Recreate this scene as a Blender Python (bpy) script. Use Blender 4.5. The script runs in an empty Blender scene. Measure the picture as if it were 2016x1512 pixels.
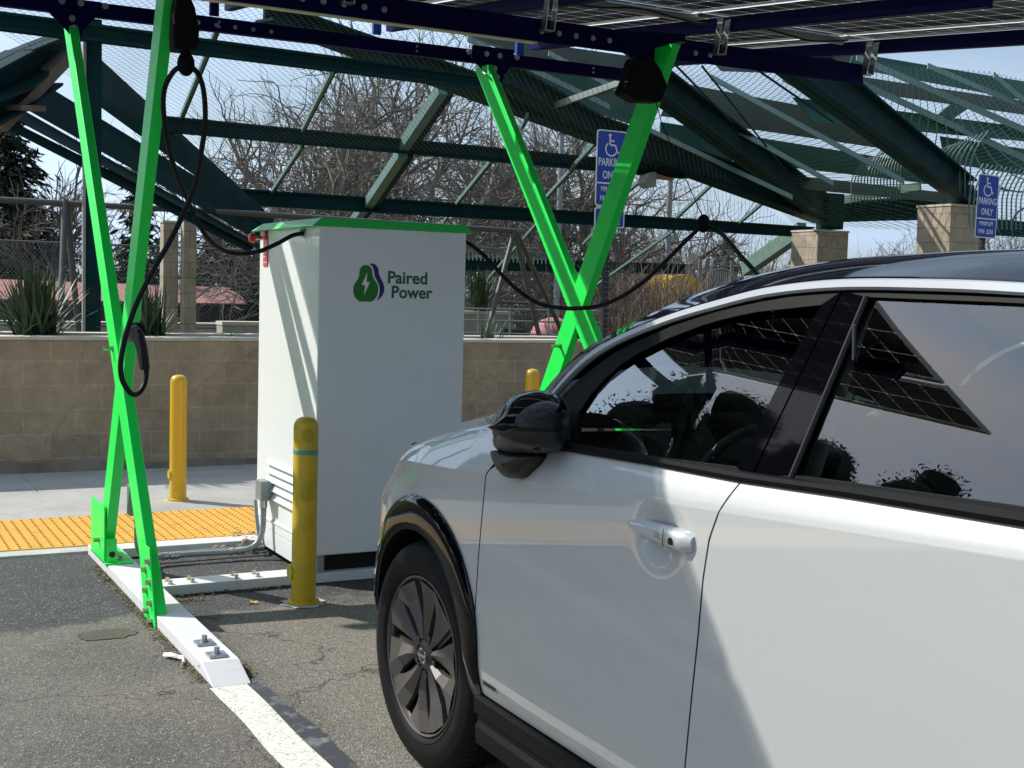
import bpy, bmesh, math, random
import numpy as np
from mathutils import Vector, Matrix, noise as mnoise
rad = math.radians
sc = bpy.context.scene
COL = sc.collection
random.seed(7)
# ---------------------------------------------------------------- camera model (calibrated)
F, YAW, PIT, ROL, H = 2531.4, rad(28.183), rad(4.170), rad(-1.5704), 1.55
fw = np.array([math.sin(YAW)*math.cos(PIT), math.cos(YAW)*math.cos(PIT), -math.sin(PIT)])
_r = np.array([math.cos(YAW), -math.sin(YAW), 0]); _d = np.cross(fw, _r)
cr = _r*math.cos(ROL)+_d*math.sin(ROL); cd = -_r*math.sin(ROL)+_d*math.cos(ROL)
CP = np.array([0, 0, H])
def ray(x, y): return fw+cr*(x-1008)/F+cd*(y-756)/F
def at_y(x, y, Y): v = ray(x, y); return Vector(CP+v*Y/v[1])
def at_x(x, y, X): v = ray(x, y); return Vector(CP+v*X/v[0])
def at_z(x, y, z=0): v = ray(x, y); return Vector(CP+v*(z-H)/v[2])
cam = bpy.data.objects.new('camera', bpy.data.cameras.new('camera')); COL.objects.link(cam)
M = Matrix([[cr[0], -cd[0], -fw[0], 0], [cr[1], -cd[1], -fw[1], 0], [cr[2], -cd[2], -fw[2], H], [0, 0, 0, 1]])
cam.matrix_world = M
cam.data.sensor_width = 36; cam.data.lens = F/2016*36; cam.data.clip_end = 900; cam.data.clip_start = .05
sc.camera = cam
# ---------------------------------------------------------------- light
S = Vector((-.79, .87, 1.0)).normalized()
sun = bpy.data.objects.new('sun', bpy.data.lights.new('sun', 'SUN')); COL.objects.link(sun)
sun.data.energy = 4.4; sun.data.angle = rad(.55); sun.data.color = (1, .97, .91)
sun.rotation_euler = S.to_track_quat('Z', 'Y').to_euler(); sun.location = S*30
w = bpy.data.worlds.new('World'); sc.world = w; w.use_nodes = True
nt = w.node_tree; N = nt.nodes; L = nt.links; N.clear()
out = N.new('ShaderNodeOutputWorld'); bg = N.new('ShaderNodeBackground'); bg.inputs[1].default_value = .09
sky = N.new('ShaderNodeTexSky'); sky.sky_type = 'NISHITA'; sky.sun_disc = False
sky.sun_elevation = math.asin(S.z); sky.sun_rotation = math.atan2(S.x, S.y) % (2*math.pi)
sky.air_density = 1.0; sky.dust_density = 1.3; sky.ozone_density = 1.0
tc = N.new('ShaderNodeTexCoord'); mp = N.new('ShaderNodeMapping'); mp.inputs['Scale'].default_value = (1.0, 1.4, 3.6); mp.inputs['Rotation'].default_value = (0, .3, .5)
no = N.new('ShaderNodeTexNoise'); no.inputs['Scale'].default_value = 2.3; no.inputs['Detail'].default_value = 8; no.inputs['Roughness'].default_value = .55; no.inputs['Distortion'].default_value = .5
rp = N.new('ShaderNodeValToRGB'); rp.color_ramp.elements[0].position = .36; rp.color_ramp.elements[1].position = .64
rp.color_ramp.elements[0].color = (.22, .22, .22, 1); rp.color_ramp.elements[1].color = (1, 1, 1, 1)
mx = N.new('ShaderNodeMix'); mx.data_type = 'RGBA'; gp_ = N.new('ShaderNodeVectorMath'); gp_.operation = 'DOT_PRODUCT'; gp_.inputs[1].default_value = tuple(S); L.new(tc.outputs['Generated'], gp_.inputs[0])
gr_ = N.new('ShaderNodeMapRange'); gr_.inputs['From Min'].default_value = -.5; gr_.inputs['From Max'].default_value = .75; L.new(gp_.outputs['Value'], gr_.inputs[0])
cm_ = N.new('ShaderNodeMix'); cm_.data_type = 'RGBA'; cm_.inputs['A'].default_value = (1.9, 2.4, 3.0, 1); cm_.inputs['B'].default_value = (8.6, 11.2, 14.6, 1)
L.new(gr_.outputs[0], cm_.inputs['Factor']); L.new(cm_.outputs['Result'], mx.inputs['B'])
L.new(tc.outputs['Generated'], mp.inputs[0]); L.new(mp.outputs[0], no.inputs[0]); L.new(no.outputs['Fac'], rp.inputs[0])
L.new(rp.outputs[0], mx.inputs['Factor']); L.new(sky.outputs[0], mx.inputs['A']); L.new(mx.outputs['Result'], bg.inputs[0]); L.new(bg.outputs[0], out.inputs[0])
sc.view_settings.view_transform = 'Standard'; sc.view_settings.look = 'None'; sc.view_settings.gamma = 1; sc.view_settings.exposure = .35
sc.cycles.max_bounces = 8; sc.cycles.transparent_max_bounces = 40; sc.cycles.glossy_bounces = 4; sc.cycles.caustics_reflective = False; sc.cycles.caustics_refractive = False

# ---------------------------------------------------------------- materials
MATS = {}
def mat(name, col, rough=.5, metal=0, coat=0, var=0, vscale=6, bump=0, bscale=60, bdist=.01, dirt=None, spec=.5, croughs=.03):
    """principled with optional colour variation, bump and dirt"""
    if name in MATS: return MATS[name]
    m = bpy.data.materials.new(name); m.use_nodes = True; t = m.node_tree; n = t.nodes; l = t.links
    b = n['Principled BSDF']; b.inputs['Base Color'].default_value = (*col, 1); b.inputs['Roughness'].default_value = rough
    b.inputs['Metallic'].default_value = metal; b.inputs['Coat Weight'].default_value = coat; b.inputs['Coat Roughness'].default_value = croughs
    b.inputs['Specular IOR Level'].default_value = spec
    c = n.new('ShaderNodeTexCoord')
    last = None
    if var:
        x = n.new('ShaderNodeTexNoise'); x.inputs['Scale'].default_value = vscale; x.inputs['Detail'].default_value = 7; x.inputs['Roughness'].default_value = .65
        l.new(c.outputs['Object'], x.inputs[0])
        r = n.new('ShaderNodeMapRange'); r.inputs['From Min'].default_value = .3; r.inputs['From Max'].default_value = .7
        r.inputs['To Min'].default_value = 1-var; r.inputs['To Max'].default_value = 1+var; l.new(x.outputs['Fac'], r.inputs[0])
        v = n.new('ShaderNodeVectorMath'); v.operation = 'SCALE'; v.inputs[0].default_value = col; l.new(r.outputs[0], v.inputs['Scale'])
        l.new(v.outputs[0], b.inputs['Base Color']); last = v.outputs[0]
    if dirt:
        dc, amt, ds = dirt
        x = n.new('ShaderNodeTexNoise'); x.inputs['Scale'].default_value = ds; x.inputs['Detail'].default_value = 9; x.inputs['Roughness'].default_value = .7
        l.new(c.outputs['Object'], x.inputs[0])
        r = n.new('ShaderNodeMapRange'); r.inputs['From Min'].default_value = .52; r.inputs['From Max'].default_value = .75; r.inputs['To Max'].default_value = amt
        l.new(x.outputs['Fac'], r.inputs[0])
        k = n.new('ShaderNodeMix'); k.data_type = 'RGBA'; k.inputs['A'].default_value = (*col, 1); k.inputs['B'].default_value = (*dc, 1)
        if last: l.new(last, k.inputs['A'])
        l.new(r.outputs[0], k.inputs['Factor']); l.new(k.outputs['Result'], b.inputs['Base Color'])
    if bump:
        x = n.new('ShaderNodeTexNoise'); x.inputs['Scale'].default_value = bscale; x.inputs['Detail'].default_value = 4
        l.new(c.outputs['Object'], x.inputs[0]); u = n.new('ShaderNodeBump'); u.inputs['Strength'].default_value = bump; u.inputs['Distance'].default_value = bdist
        l.new(x.outputs['Fac'], u.inputs['Height']); l.new(u.outputs[0], b.inputs['Normal'])
    MATS[name] = m; return m

def asphalt(name, dark, light, agg, patch=.5, scale=1.0, new=None):
    m = bpy.data.materials.new(name); m.use_nodes = True; t = m.node_tree; n = t.nodes; l = t.links; b = n['Principled BSDF']
    c = n.new('ShaderNodeTexCoord')
    big = n.new('ShaderNodeTexNoise'); big.inputs['Scale'].default_value = .9; big.inputs['Detail'].default_value = 6; big.inputs['Roughness'].default_value = .6
    l.new(c.outputs['Object'], big.inputs[0])
    r1 = n.new('ShaderNodeMapRange'); r1.inputs['From Min'].default_value = .35; r1.inputs['From Max'].default_value = .65; l.new(big.outputs['Fac'], r1.inputs[0])
    k = n.new('ShaderNodeMix'); k.data_type = 'RGBA'; k.inputs['A'].default_value = (*dark, 1); k.inputs['B'].default_value = (*light, 1); l.new(r1.outputs[0], k.inputs['Factor'])
    ksrc = k.outputs['Result']
    if new:      # paler, more worn surface in the stall on the right
        sp0 = n.new('ShaderNodeSeparateXYZ'); l.new(c.outputs['Object'], sp0.inputs[0])
        z1 = n.new('ShaderNodeMapRange'); z1.interpolation_type = 'SMOOTHSTEP'; z1.inputs['From Min'].default_value = 1.46; z1.inputs['From Max'].default_value = 1.75; z1.inputs['To Max'].default_value = .65; l.new(sp0.outputs['X'], z1.inputs[0])
        z2 = n.new('ShaderNodeMix'); z2.data_type = 'RGBA'; z2.inputs['B'].default_value = (.215, .192, .152, 1); l.new(ksrc, z2.inputs['A']); l.new(z1.outputs[0], z2.inputs['Factor']); ksrc = z2.outputs['Result']
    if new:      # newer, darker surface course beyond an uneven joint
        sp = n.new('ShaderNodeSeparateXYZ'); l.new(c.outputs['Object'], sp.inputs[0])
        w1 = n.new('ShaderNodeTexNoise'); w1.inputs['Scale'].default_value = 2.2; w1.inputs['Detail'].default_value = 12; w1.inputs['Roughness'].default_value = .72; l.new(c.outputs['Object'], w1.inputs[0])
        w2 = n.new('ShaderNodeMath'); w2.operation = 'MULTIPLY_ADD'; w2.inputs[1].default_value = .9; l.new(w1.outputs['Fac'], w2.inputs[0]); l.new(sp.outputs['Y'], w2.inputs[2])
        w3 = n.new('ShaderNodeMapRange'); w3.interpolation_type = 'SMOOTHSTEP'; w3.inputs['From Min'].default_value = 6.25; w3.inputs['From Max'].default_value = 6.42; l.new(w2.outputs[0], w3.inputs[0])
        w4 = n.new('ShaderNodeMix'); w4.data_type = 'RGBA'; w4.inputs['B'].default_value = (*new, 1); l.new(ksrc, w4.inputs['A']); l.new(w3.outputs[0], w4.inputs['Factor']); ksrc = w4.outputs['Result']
    v = n.new('ShaderNodeTexVoronoi'); v.inputs['Scale'].default_value = 165*scale; l.new(c.outputs['Object'], v.inputs[0])
    sx = n.new('ShaderNodeSeparateColor'); l.new(v.outputs['Color'], sx.inputs[0])
    r2 = n.new('ShaderNodeMapRange'); r2.inputs['From Min'].default_value = 0; r2.inputs['From Max'].default_value = 1; r2.inputs['To Min'].default_value = .5; r2.inputs['To Max'].default_value = 1.5; l.new(sx.outputs[0], r2.inputs[0])
    mu = n.new('ShaderNodeVectorMath'); mu.operation = 'SCALE'; l.new(ksrc, mu.inputs[0]); l.new(r2.outputs[0], mu.inputs['Scale'])
    r3 = n.new('ShaderNodeMapRange'); r3.inputs['From Min'].default_value = .93; r3.inputs['From Max'].default_value = .98; r3.inputs['To Max'].default_value = patch; l.new(sx.outputs[1], r3.inputs[0])
    k2 = n.new('ShaderNodeMix'); k2.data_type = 'RGBA'; k2.inputs['B'].default_value = (*agg, 1); l.new(mu.outputs[0], k2.inputs['A']); l.new(r3.outputs[0], k2.inputs['Factor'])
    # oil stains and cracks
    st = n.new('ShaderNodeTexNoise'); st.inputs['Scale'].default_value = 2.1; st.inputs['Detail'].default_value = 3; l.new(c.outputs['Object'], st.inputs[0])
    r4 = n.new('ShaderNodeMapRange'); r4.inputs['From Min'].default_value = .62; r4.inputs['From Max'].default_value = .72; r4.inputs['To Max'].default_value = .35; l.new(st.outputs['Fac'], r4.inputs[0])
    k3 = n.new('ShaderNodeMix'); k3.data_type = 'RGBA'; k3.inputs['B'].default_value = (.03, .028, .025, 1); l.new(k2.outputs['Result'], k3.inputs['A']); l.new(r4.outputs[0], k3.inputs['Factor'])
    dn = n.new('ShaderNodeTexNoise'); dn.inputs['Scale'].default_value = 3; dn.inputs['Detail'].default_value = 4; l.new(c.outputs['Object'], dn.inputs[0])
    va = n.new('ShaderNodeVectorMath'); va.operation = 'MULTIPLY_ADD'; va.inputs[1].default_value = (.5, .5, .5); l.new(dn.outputs['Color'], va.inputs[0]); l.new(c.outputs['Object'], va.inputs[2])
    vc = n.new('ShaderNodeTexVoronoi'); vc.feature = 'DISTANCE_TO_EDGE'; vc.inputs['Scale'].default_value = .55; l.new(va.outputs[0], vc.inputs[0])
    r5 = n.new('ShaderNodeMapRange'); r5.inputs['From Min'].default_value = .0; r5.inputs['From Max'].default_value = .004; r5.inputs['To Min'].default_value = .8; r5.inputs['To Max'].default_value = 0; l.new(vc.outputs['Distance'], r5.inputs[0])
    k4 = n.new('ShaderNodeMix'); k4.data_type = 'RGBA'; k4.inputs['B'].default_value = (.02, .018, .016, 1); l.new(k3.outputs['Result'], k4.inputs['A']); l.new(r5.outputs[0], k4.inputs['Factor'])
    l.new(k4.outputs['Result'], b.inputs['Base Color']); b.inputs['Roughness'].default_value = .85
    u = n.new('ShaderNodeBump'); u.inputs['Strength'].default_value = .9; u.inputs['Distance'].default_value = .004; l.new(v.outputs['Distance'], u.inputs['Height']); l.new(u.outputs[0], b.inputs['Normal'])
    MATS[name] = m; return m

def blockmat(name, c1, c2, mortar, bw=.4, rh=.195, axis='xz', off=(0, 0), ms=.004, rot=False):
    m = bpy.data.materials.new(name); m.use_nodes = True; t = m.node_tree; n = t.nodes; l = t.links; b = n['Principled BSDF']
    c = n.new('ShaderNodeTexCoord'); g = n.new('ShaderNodeNewGeometry'); s = n.new('ShaderNodeSeparateXYZ'); l.new(g.outputs['Position'], s.inputs[0])
    ad = n.new('ShaderNodeMath'); ad.operation = 'ADD'; l.new(s.outputs['X'], ad.inputs[0]); l.new(s.outputs['Y'], ad.inputs[1])
    a2 = n.new('ShaderNodeMath'); a2.inputs[1].default_value = off[0]; l.new(ad.outputs[0], a2.inputs[0])
    a3 = n.new('ShaderNodeMath'); a3.inputs[1].default_value = off[1]; l.new(s.outputs['Z'], a3.inputs[0])
    dn = n.new('ShaderNodeTexNoise'); dn.inputs['Scale'].default_value = 9; l.new(g.outputs['Position'], dn.inputs[0])
    cb = n.new('ShaderNodeCombineXYZ'); l.new(a2.outputs[0], cb.inputs[0]); l.new(a3.outputs[0], cb.inputs[1])
    vm = n.new('ShaderNodeVectorMath'); vm.operation = 'MULTIPLY_ADD'; vm.inputs[1].default_value = (.006, .006, 0); l.new(dn.outputs['Color'], vm.inputs[0]); l.new(cb.outputs[0], vm.inputs[2])
    k = n.new('ShaderNodeTexBrick'); k.inputs['Scale'].default_value = 1; k.inputs['Brick Width'].default_value = bw; k.inputs['Row Height'].default_value = rh
    k.inputs['Mortar Size'].default_value = ms; k.inputs['Mortar Smooth'].default_value = .3; k.inputs['Color1'].default_value = (*c1, 1); k.inputs['Color2'].default_value = (*c2, 1); k.inputs['Mortar'].default_value = (*mortar, 1)
    l.new(vm.outputs[0], k.inputs[0])
    x = n.new('ShaderNodeTexNoise'); x.inputs['Scale'].default_value = 3.5; x.inputs['Detail'].default_value = 10; x.inputs['Roughness'].default_value = .75; l.new(g.outputs['Position'], x.inputs[0])
    r = n.new('ShaderNodeMapRange'); r.inputs['From Min'].default_value = .3; r.inputs['From Max'].default_value = .7; r.inputs['To Min'].default_value = .68; r.inputs['To Max'].default_value = 1.25; l.new(x.outputs['Fac'], r.inputs[0])
    v = n.new('ShaderNodeVectorMath'); v.operation = 'SCALE'; l.new(k.outputs['Color'], v.inputs[0]); l.new(r.outputs[0], v.inputs['Scale'])
    # cracks
    cv = n.new('ShaderNodeVectorMath'); cv.operation = 'MULTIPLY_ADD'; cv.inputs[1].default_value = (.35, .35, .35); l.new(x.outputs['Color'], cv.inputs[0]); l.new(g.outputs['Position'], cv.inputs[2])
    vc = n.new('ShaderNodeTexVoronoi'); vc.feature = 'DISTANCE_TO_EDGE'; vc.inputs['Scale'].default_value = 1.1; l.new(cv.outputs[0], vc.inputs[0])
    r5 = n.new('ShaderNodeMapRange'); r5.inputs['From Max'].default_value = .0035; r5.inputs['To Min'].default_value = .7; r5.inputs['To Max'].default_value = 0; l.new(vc.outputs['Distance'], r5.inputs[0])
    k4 = n.new('ShaderNodeMix'); k4.data_type = 'RGBA'; k4.inputs['B'].default_value = (.05, .04, .03, 1); l.new(v.outputs[0], k4.inputs['A']); l.new(r5.outputs[0], k4.inputs['Factor'])
    l.new(k4.outputs['Result'], b.inputs['Base Color']); b.inputs['Roughness'].default_value = .92
    fine = n.new('ShaderNodeTexNoise'); fine.inputs['Scale'].default_value = 120; l.new(g.outputs['Position'], fine.inputs[0])
    sb = n.new('ShaderNodeMath'); sb.operation = 'MULTIPLY_ADD'; sb.inputs[1].default_value = -1.2; l.new(k.outputs['Fac'], sb.inputs[0]); l.new(fine.outputs['Fac'], sb.inputs[2])
    u = n.new('ShaderNodeBump'); u.inputs['Strength'].default_value = .5; u.inputs['Distance'].default_value = .004; l.new(sb.outputs[0], u.inputs['Height']); l.new(u.outputs[0], b.inputs['Normal'])
    MATS[name] = m; return m

def glassmat(name, tint, k=1.7, rough=0.0):
    m = bpy.data.materials.new(name); m.use_nodes = True; t = m.node_tree; n = t.nodes; l = t.links; n.clear()
    o = n.new('ShaderNodeOutputMaterial'); tr = n.new('ShaderNodeBsdfTransparent'); tr.inputs[0].default_value = (*tint, 1)
    g = n.new('ShaderNodeBsdfGlossy'); g.inputs['Roughness'].default_value = rough; g.inputs['Color'].default_value = (1, 1, 1, 1)
    f = n.new('ShaderNodeFresnel'); f.inputs[0].default_value = 1.5; mu = n.new('ShaderNodeMath'); mu.operation = 'MULTIPLY'; mu.inputs[1].default_value = k; mu.use_clamp = True
    ge = n.new('ShaderNodeNewGeometry'); 
    x = n.new('ShaderNodeMixShader'); l.new(f.outputs[0], mu.inputs[0]); l.new(mu.outputs[0], x.inputs[0]); l.new(tr.outputs[0], x.inputs[1]); l.new(g.outputs[0], x.inputs[2]); l.new(x.outputs[0], o.inputs[0])
    MATS[name] = m; return m

def meshmat(name, col, pitch, wire, diamond=True, plane='xy'):
    """woven wire: opaque along two families of lines, open between (uses UV in metres)"""
    m = bpy.data.materials.new(name); m.use_nodes = True; t = m.node_tree; n = t.nodes; l = t.links; b = n['Principled BSDF']; o = n['Material Output']
    b.inputs['Base Color'].default_value = (*col, 1); b.inputs['Roughness'].default_value = .5; b.inputs['Metallic'].default_value = .3
    uv = n.new('ShaderNodeTexCoord'); s = n.new('ShaderNodeSeparateXYZ'); l.new(uv.outputs['UV'], s.inputs[0])
    def line(a, c):
        q = n.new('ShaderNodeMath'); q.operation = 'MULTIPLY'; q.inputs[1].default_value = a/pitch; l.new(s.outputs['X'], q.inputs[0])
        p = n.new('ShaderNodeMath'); p.operation = 'MULTIPLY_ADD'; p.inputs[1].default_value = c/pitch; l.new(s.outputs['Y'], p.inputs[0]); l.new(q.outputs[0], p.inputs[2])
        f = n.new('ShaderNodeMath'); f.operation = 'FRACT'; l.new(p.outputs[0], f.inputs[0])
        g = n.new('ShaderNodeMath'); g.operation = 'LESS_THAN'; g.inputs[1].default_value = wire/pitch; l.new(f.outputs[0], g.inputs[0]); return g
    A, B = (line(1, .8), line(1, -.8)) if diamond else (line(1, 0), line(0, 1))
    mxx = n.new('ShaderNodeMath'); mxx.operation = 'MAXIMUM'; l.new(A.outputs[0], mxx.inputs[0]); l.new(B.outputs[0], mxx.inputs[1])
    tr = n.new('ShaderNodeBsdfTransparent'); x = n.new('ShaderNodeMixShader'); l.new(mxx.outputs[0], x.inputs[0]); l.new(tr.outputs[0], x.inputs[1]); l.new(b.outputs[0], x.inputs[2]); l.new(x.outputs[0], o.inputs[0])
    MATS[name] = m; return m

def leafmat(name, c1, c2, rough=.6):
    m = bpy.data.materials.new(name); m.use_nodes = True; t = m.node_tree; n = t.nodes; l = t.links; b = n['Principled BSDF']
    g = n.new('ShaderNodeNewGeometry'); k = n.new('ShaderNodeMix'); k.data_type = 'RGBA'; k.inputs['A'].default_value = (*c1, 1); k.inputs['B'].default_value = (*c2, 1)
    l.new(g.outputs['Random Per Island'], k.inputs['Factor']); l.new(k.outputs['Result'], b.inputs['Base Color']); b.inputs['Roughness'].default_value = rough
    MATS[name] = m; return m

GREEN = mat('green_powder_coat', (.004, .86, .09), .45, coat=.1, var=.03, bump=.04, bscale=300, bdist=.001, croughs=.2)
WHITE = mat('white_powder_coat', (.80, .81, .80), .38, coat=.2, bump=.05, bscale=400, bdist=.0006, croughs=.25, dirt=((.5, .48, .44), .25, 3))
BEAMW = mat('white_base_paint', (.72, .72, .71), .45, bump=.08, bscale=250, bdist=.001, dirt=((.35, .32, .27), .45, 7))
NAVY = mat('navy_blue_steel', (.0008, .001, .060), .5, var=.1, spec=.10)
GALV = mat('galvanised_steel', (.42, .44, .45), .38, metal=.85, var=.15, vscale=30)
ZINC = mat('zinc_bolt', (.55, .5, .36), .35, metal=.9)
CREAM = mat('cream_zinc', (.6, .58, .45), .5, var=.1)
PIPE = mat('grey_conduit', (.30, .33, .34), .42, metal=.35, var=.12, vscale=12)
BLACKR = mat('black_rubber', (.006, .006, .007), .55, spec=.25, bump=.1, bscale=80)
BLACKP = mat('black_plastic', (.010, .010, .011), .4, spec=.3)
DARKPLASTIC = mat('satin_black_plastic', (.008, .008, .009), .42, spec=.35, bump=.1, bscale=600, bdist=.0004)
TEAL = mat('teal_painted_steel', (.003, .028, .031), .65, var=.22, vscale=1.5, spec=.10, dirt=((.05, .055, .045), .4, 2.5))
TEAL_LIT = mat('teal_sunlit', (.10, .18, .16), .55, var=.15)  # paler copy of the teal, sunlight put into the colour
YEL = mat('yellow_sleeve', (.68, .405, .010), .3, coat=.35, var=.05, vscale=3, croughs=.15)
YELOLD = mat('weathered_yellow_sleeve', (.58, .385, .012), .45, var=.12, vscale=7, coat=.1, dirt=((.22, .16, .02), .6, 6))
TACT = mat('yellow_tactile', (.66, .345, .035), .6, var=.10, vscale=8, dirt=((.35, .2, .04), .5, 6))
CONC = mat('pavement_concrete', (.36, .345, .315), .9, var=.14, vscale=2.2, bump=.3, bscale=160, bdist=.002, dirt=((.17, .16, .14), .45, 5))
KERB = mat('kerb_concrete', (.47, .46, .42), .9, var=.15, vscale=4, bump=.3, bscale=120, bdist=.003, dirt=((.2, .19, .16), .6, 9))
CAP = mat('wall_cap_mortar', (.55, .50, .41), .9, var=.14, vscale=5, bump=.4, bscale=90, bdist=.004)
WALL = blockmat('block_wall', (.37, .293, .205), (.322, .253, .176), (.44, .37, .275), .4, .195, off=(.1, .083))
PIL = blockmat('pillar_block', (.42, .345, .255), (.38, .31, .225), (.24, .20, .15), .4, .2, ms=.006)
PLANTER = blockmat('planter_block', (.33, .29, .23), (.30, .26, .2), (.38, .33, .27), .4, .2)
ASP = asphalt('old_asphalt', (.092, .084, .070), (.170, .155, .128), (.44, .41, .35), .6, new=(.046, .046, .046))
STRIPE = mat('stripe_paint', (.72, .71, .62), .8, var=.08, vscale=20, dirt=((.13, .12, .11), 1.4, 75))
SEAL = mat('black_over_paint', (.045, .047, .055), .6, dirt=((.45, .45, .42), .9, 9))
SOIL = mat('planter_soil', (.10, .075, .05), 1, var=.3, vscale=8)
GRASS = mat('park_grass', (.10, .105, .05), 1, var=.35, vscale=.6)

# ---------------------------------------------------------------- geometry helpers
class MB:
    def __init__(s): s.v = []; s.f = []; s.m = []; s.uv = None
    def quad(s, a, b, c, d, mi=0):
        i = len(s.v); s.v += [tuple(a), tuple(b), tuple(c), tuple(d)]; s.f.append((i, i+1, i+2, i+3)); s.m.append(mi)
    def tri(s, a, b, c, mi=0):
        i = len(s.v); s.v += [tuple(a), tuple(b), tuple(c)]; s.f.append((i, i+1, i+2)); s.m.append(mi)
    def hexa(s, p, mi=0):   # 8 corners: bottom 4 (ccw), top 4
        i = len(s.v); s.v += [tuple(q) for q in p]
        for f in ((0, 3, 2, 1), (4, 5, 6, 7), (0, 1, 5, 4), (1, 2, 6, 5), (2, 3, 7, 6), (3, 0, 4, 7)):
            s.f.append(tuple(i+k for k in f)); s.m.append(mi)
        return s
    def box(s, x0, x1, y0, y1, z0, z1, mi=0):
        return s.hexa([(x0, y0, z0), (x1, y0, z0), (x1, y1, z0), (x0, y1, z0), (x0, y0, z1), (x1, y0, z1), (x1, y1, z1), (x0, y1, z1)], mi)
    def bar(s, a, b, wd, ht, up=(0, 0, 1), mi=0):
        a = Vector(a); b = Vector(b); d = (b-a).normalized(); up = Vector(up)
        sd = d.cross(up)
        if sd.length < 1e-4: sd = d.cross(Vector((1, 0, 0)))
        sd.normalize(); u = sd.cross(d).normalized(); sd *= wd/2; u *= ht/2
        return s.hexa([a-sd-u, a+sd-u, b+sd-u, b-sd-u, a-sd+u, a+sd+u, b+sd+u, b-sd+u], mi)
    def tube(s, pts, r, n=8, mi=0, cap=True):
        pts = [Vector(p) for p in pts]; rs = r if isinstance(r, (list, tuple)) else [r]*len(pts)
        i0 = len(s.v); prev = None
        for k, p in enumerate(pts):
            d = (pts[min(k+1, len(pts)-1)]-pts[max(k-1, 0)])
            d = d.normalized() if d.length > 1e-9 else Vector((0, 0, 1))
            if prev is None:
                a = d.cross(Vector((0, 0, 1)));  a = a if a.length > .05 else d.cross(Vector((1, 0, 0))); a.normalize()
            else:
                a = prev-d*prev.dot(d); a.normalize()
            prev = a; b = d.cross(a)
            for j in range(n):
                t = 2*math.pi*j/n; s.v.append(tuple(p+(a*math.cos(t)+b*math.sin(t))*rs[k]))
        for k in range(len(pts)-1):
            for j in range(n):
                s.f.append((i0+k*n+j, i0+k*n+(j+1) % n, i0+(k+1)*n+(j+1) % n, i0+(k+1)*n+j)); s.m.append(mi)
        if cap:
            s.f.append(tuple(i0+j for j in range(n))[::-1]); s.m.append(mi)
            s.f.append(tuple(i0+(len(pts)-1)*n+j for j in range(n))); s.m.append(mi)
        return s
    def cyl(s, c, r, z0, z1, n=24, mi=0, axis='z', r1=None):
        c = Vector(c); e = {'x': Vector((1, 0, 0)), 'y': Vector((0, 1, 0)), 'z': Vector((0, 0, 1))}[axis]
        return s.tube([c+e*z0, c+e*z1], [r, r if r1 is None else r1], n, mi)
    def grid(s, P, mi=0, flip=False, keep=None, cu=False):
        """P[i][j] points"""
        i0 = len(s.v); ni = len(P); nj = len(P[0])
        for row in P:
            for p in row: s.v.append(tuple(p))
        for i in range(ni-1):
            for j in range(nj-1):
                if keep and not keep(i, j): continue
                q = (i0+i*nj+j, i0+i*nj+j+1, i0+(i+1)*nj+j+1, i0+(i+1)*nj+j)
                s.f.append(q[::-1] if flip else q); s.m.append(mi)
        return s
    def lathe(s, prof, c, axis='z', n=32, mi=0):
        """prof: (radius, along)"""
        c = Vector(c); i0 = len(s.v)
        for (r, h) in prof:
            for j in range(n):
                t = 2*math.pi*j/n; a, b = r*math.cos(t), r*math.sin(t)
                s.v.append(tuple(c+(Vector((a, b, h)) if axis == 'z' else Vector((h, a, b)) if axis == 'x' else Vector((b, h, a)))))
        for k in range(len(prof)-1):
            for j in range(n):
                s.f.append((i0+k*n+j, i0+k*n+(j+1) % n, i0+(k+1)*n+(j+1) % n, i0+(k+1)*n+j)); s.m.append(mi)
        return s
    def extr(s, poly, d, mi=0):
        """extrude a planar polygon (3-D points) by vector d"""
        i0 = len(s.v); n = len(poly); d = Vector(d)
        for p in poly: s.v.append(tuple(p))
        for p in poly: s.v.append(tuple(Vector(p)+d))
        s.f.append(tuple(range(i0, i0+n))[::-1]); s.f.append(tuple(range(i0+n, i0+2*n))); s.m += [mi, mi]
        for j in range(n): s.f.append((i0+j, i0+(j+1) % n, i0+n+(j+1) % n, i0+n+j)); s.m.append(mi)
        return s
    def build(s, name, m, parent=None, smooth=None, bevel=0, weld=False, solid=0, seg=2):
        off = Vector((0, 0, 0)); p = parent
        while p: off += p.location; p = p.parent
        me = bpy.data.meshes.new(name)
        me.from_pydata([(x-off.x, y-off.y, z-off.z) for (x, y, z) in s.v], [], s.f)
        ms = m if isinstance(m, (list, tuple)) else [m]
        for q in ms: me.materials.append(q)
        if len(ms) > 1: me.polygons.foreach_set('material_index', s.m)
        bm = bmesh.new(); bm.from_mesh(me)
        if weld: bmesh.ops.remove_doubles(bm, verts=bm.verts, dist=weld if isinstance(weld, float) else .0005)
        bmesh.ops.recalc_face_normals(bm, faces=bm.faces)
        bm.to_mesh(me); bm.free()
        if smooth:
            me.polygons.foreach_set('use_smooth', [True]*len(me.polygons)); me.set_sharp_from_angle(angle=rad(smooth))
        if s.uv:
            ul = me.uv_layers.new(name='UVMap')
            for lp in me.loops: ul.data[lp.index].uv = s.uv[lp.vertex_index]
        me.update()
        o = bpy.data.objects.new(name, me); COL.objects.link(o)
        if parent: o.parent = parent
        if solid:
            md = o.modifiers.new('s', 'SOLIDIFY'); md.thickness = solid; md.offset = 0
        if bevel:
            md = o.modifiers.new('b', 'BEVEL'); md.width = bevel; md.segments = seg; md.limit_method = 'ANGLE'; md.angle_limit = rad(40)
        return o
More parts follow.
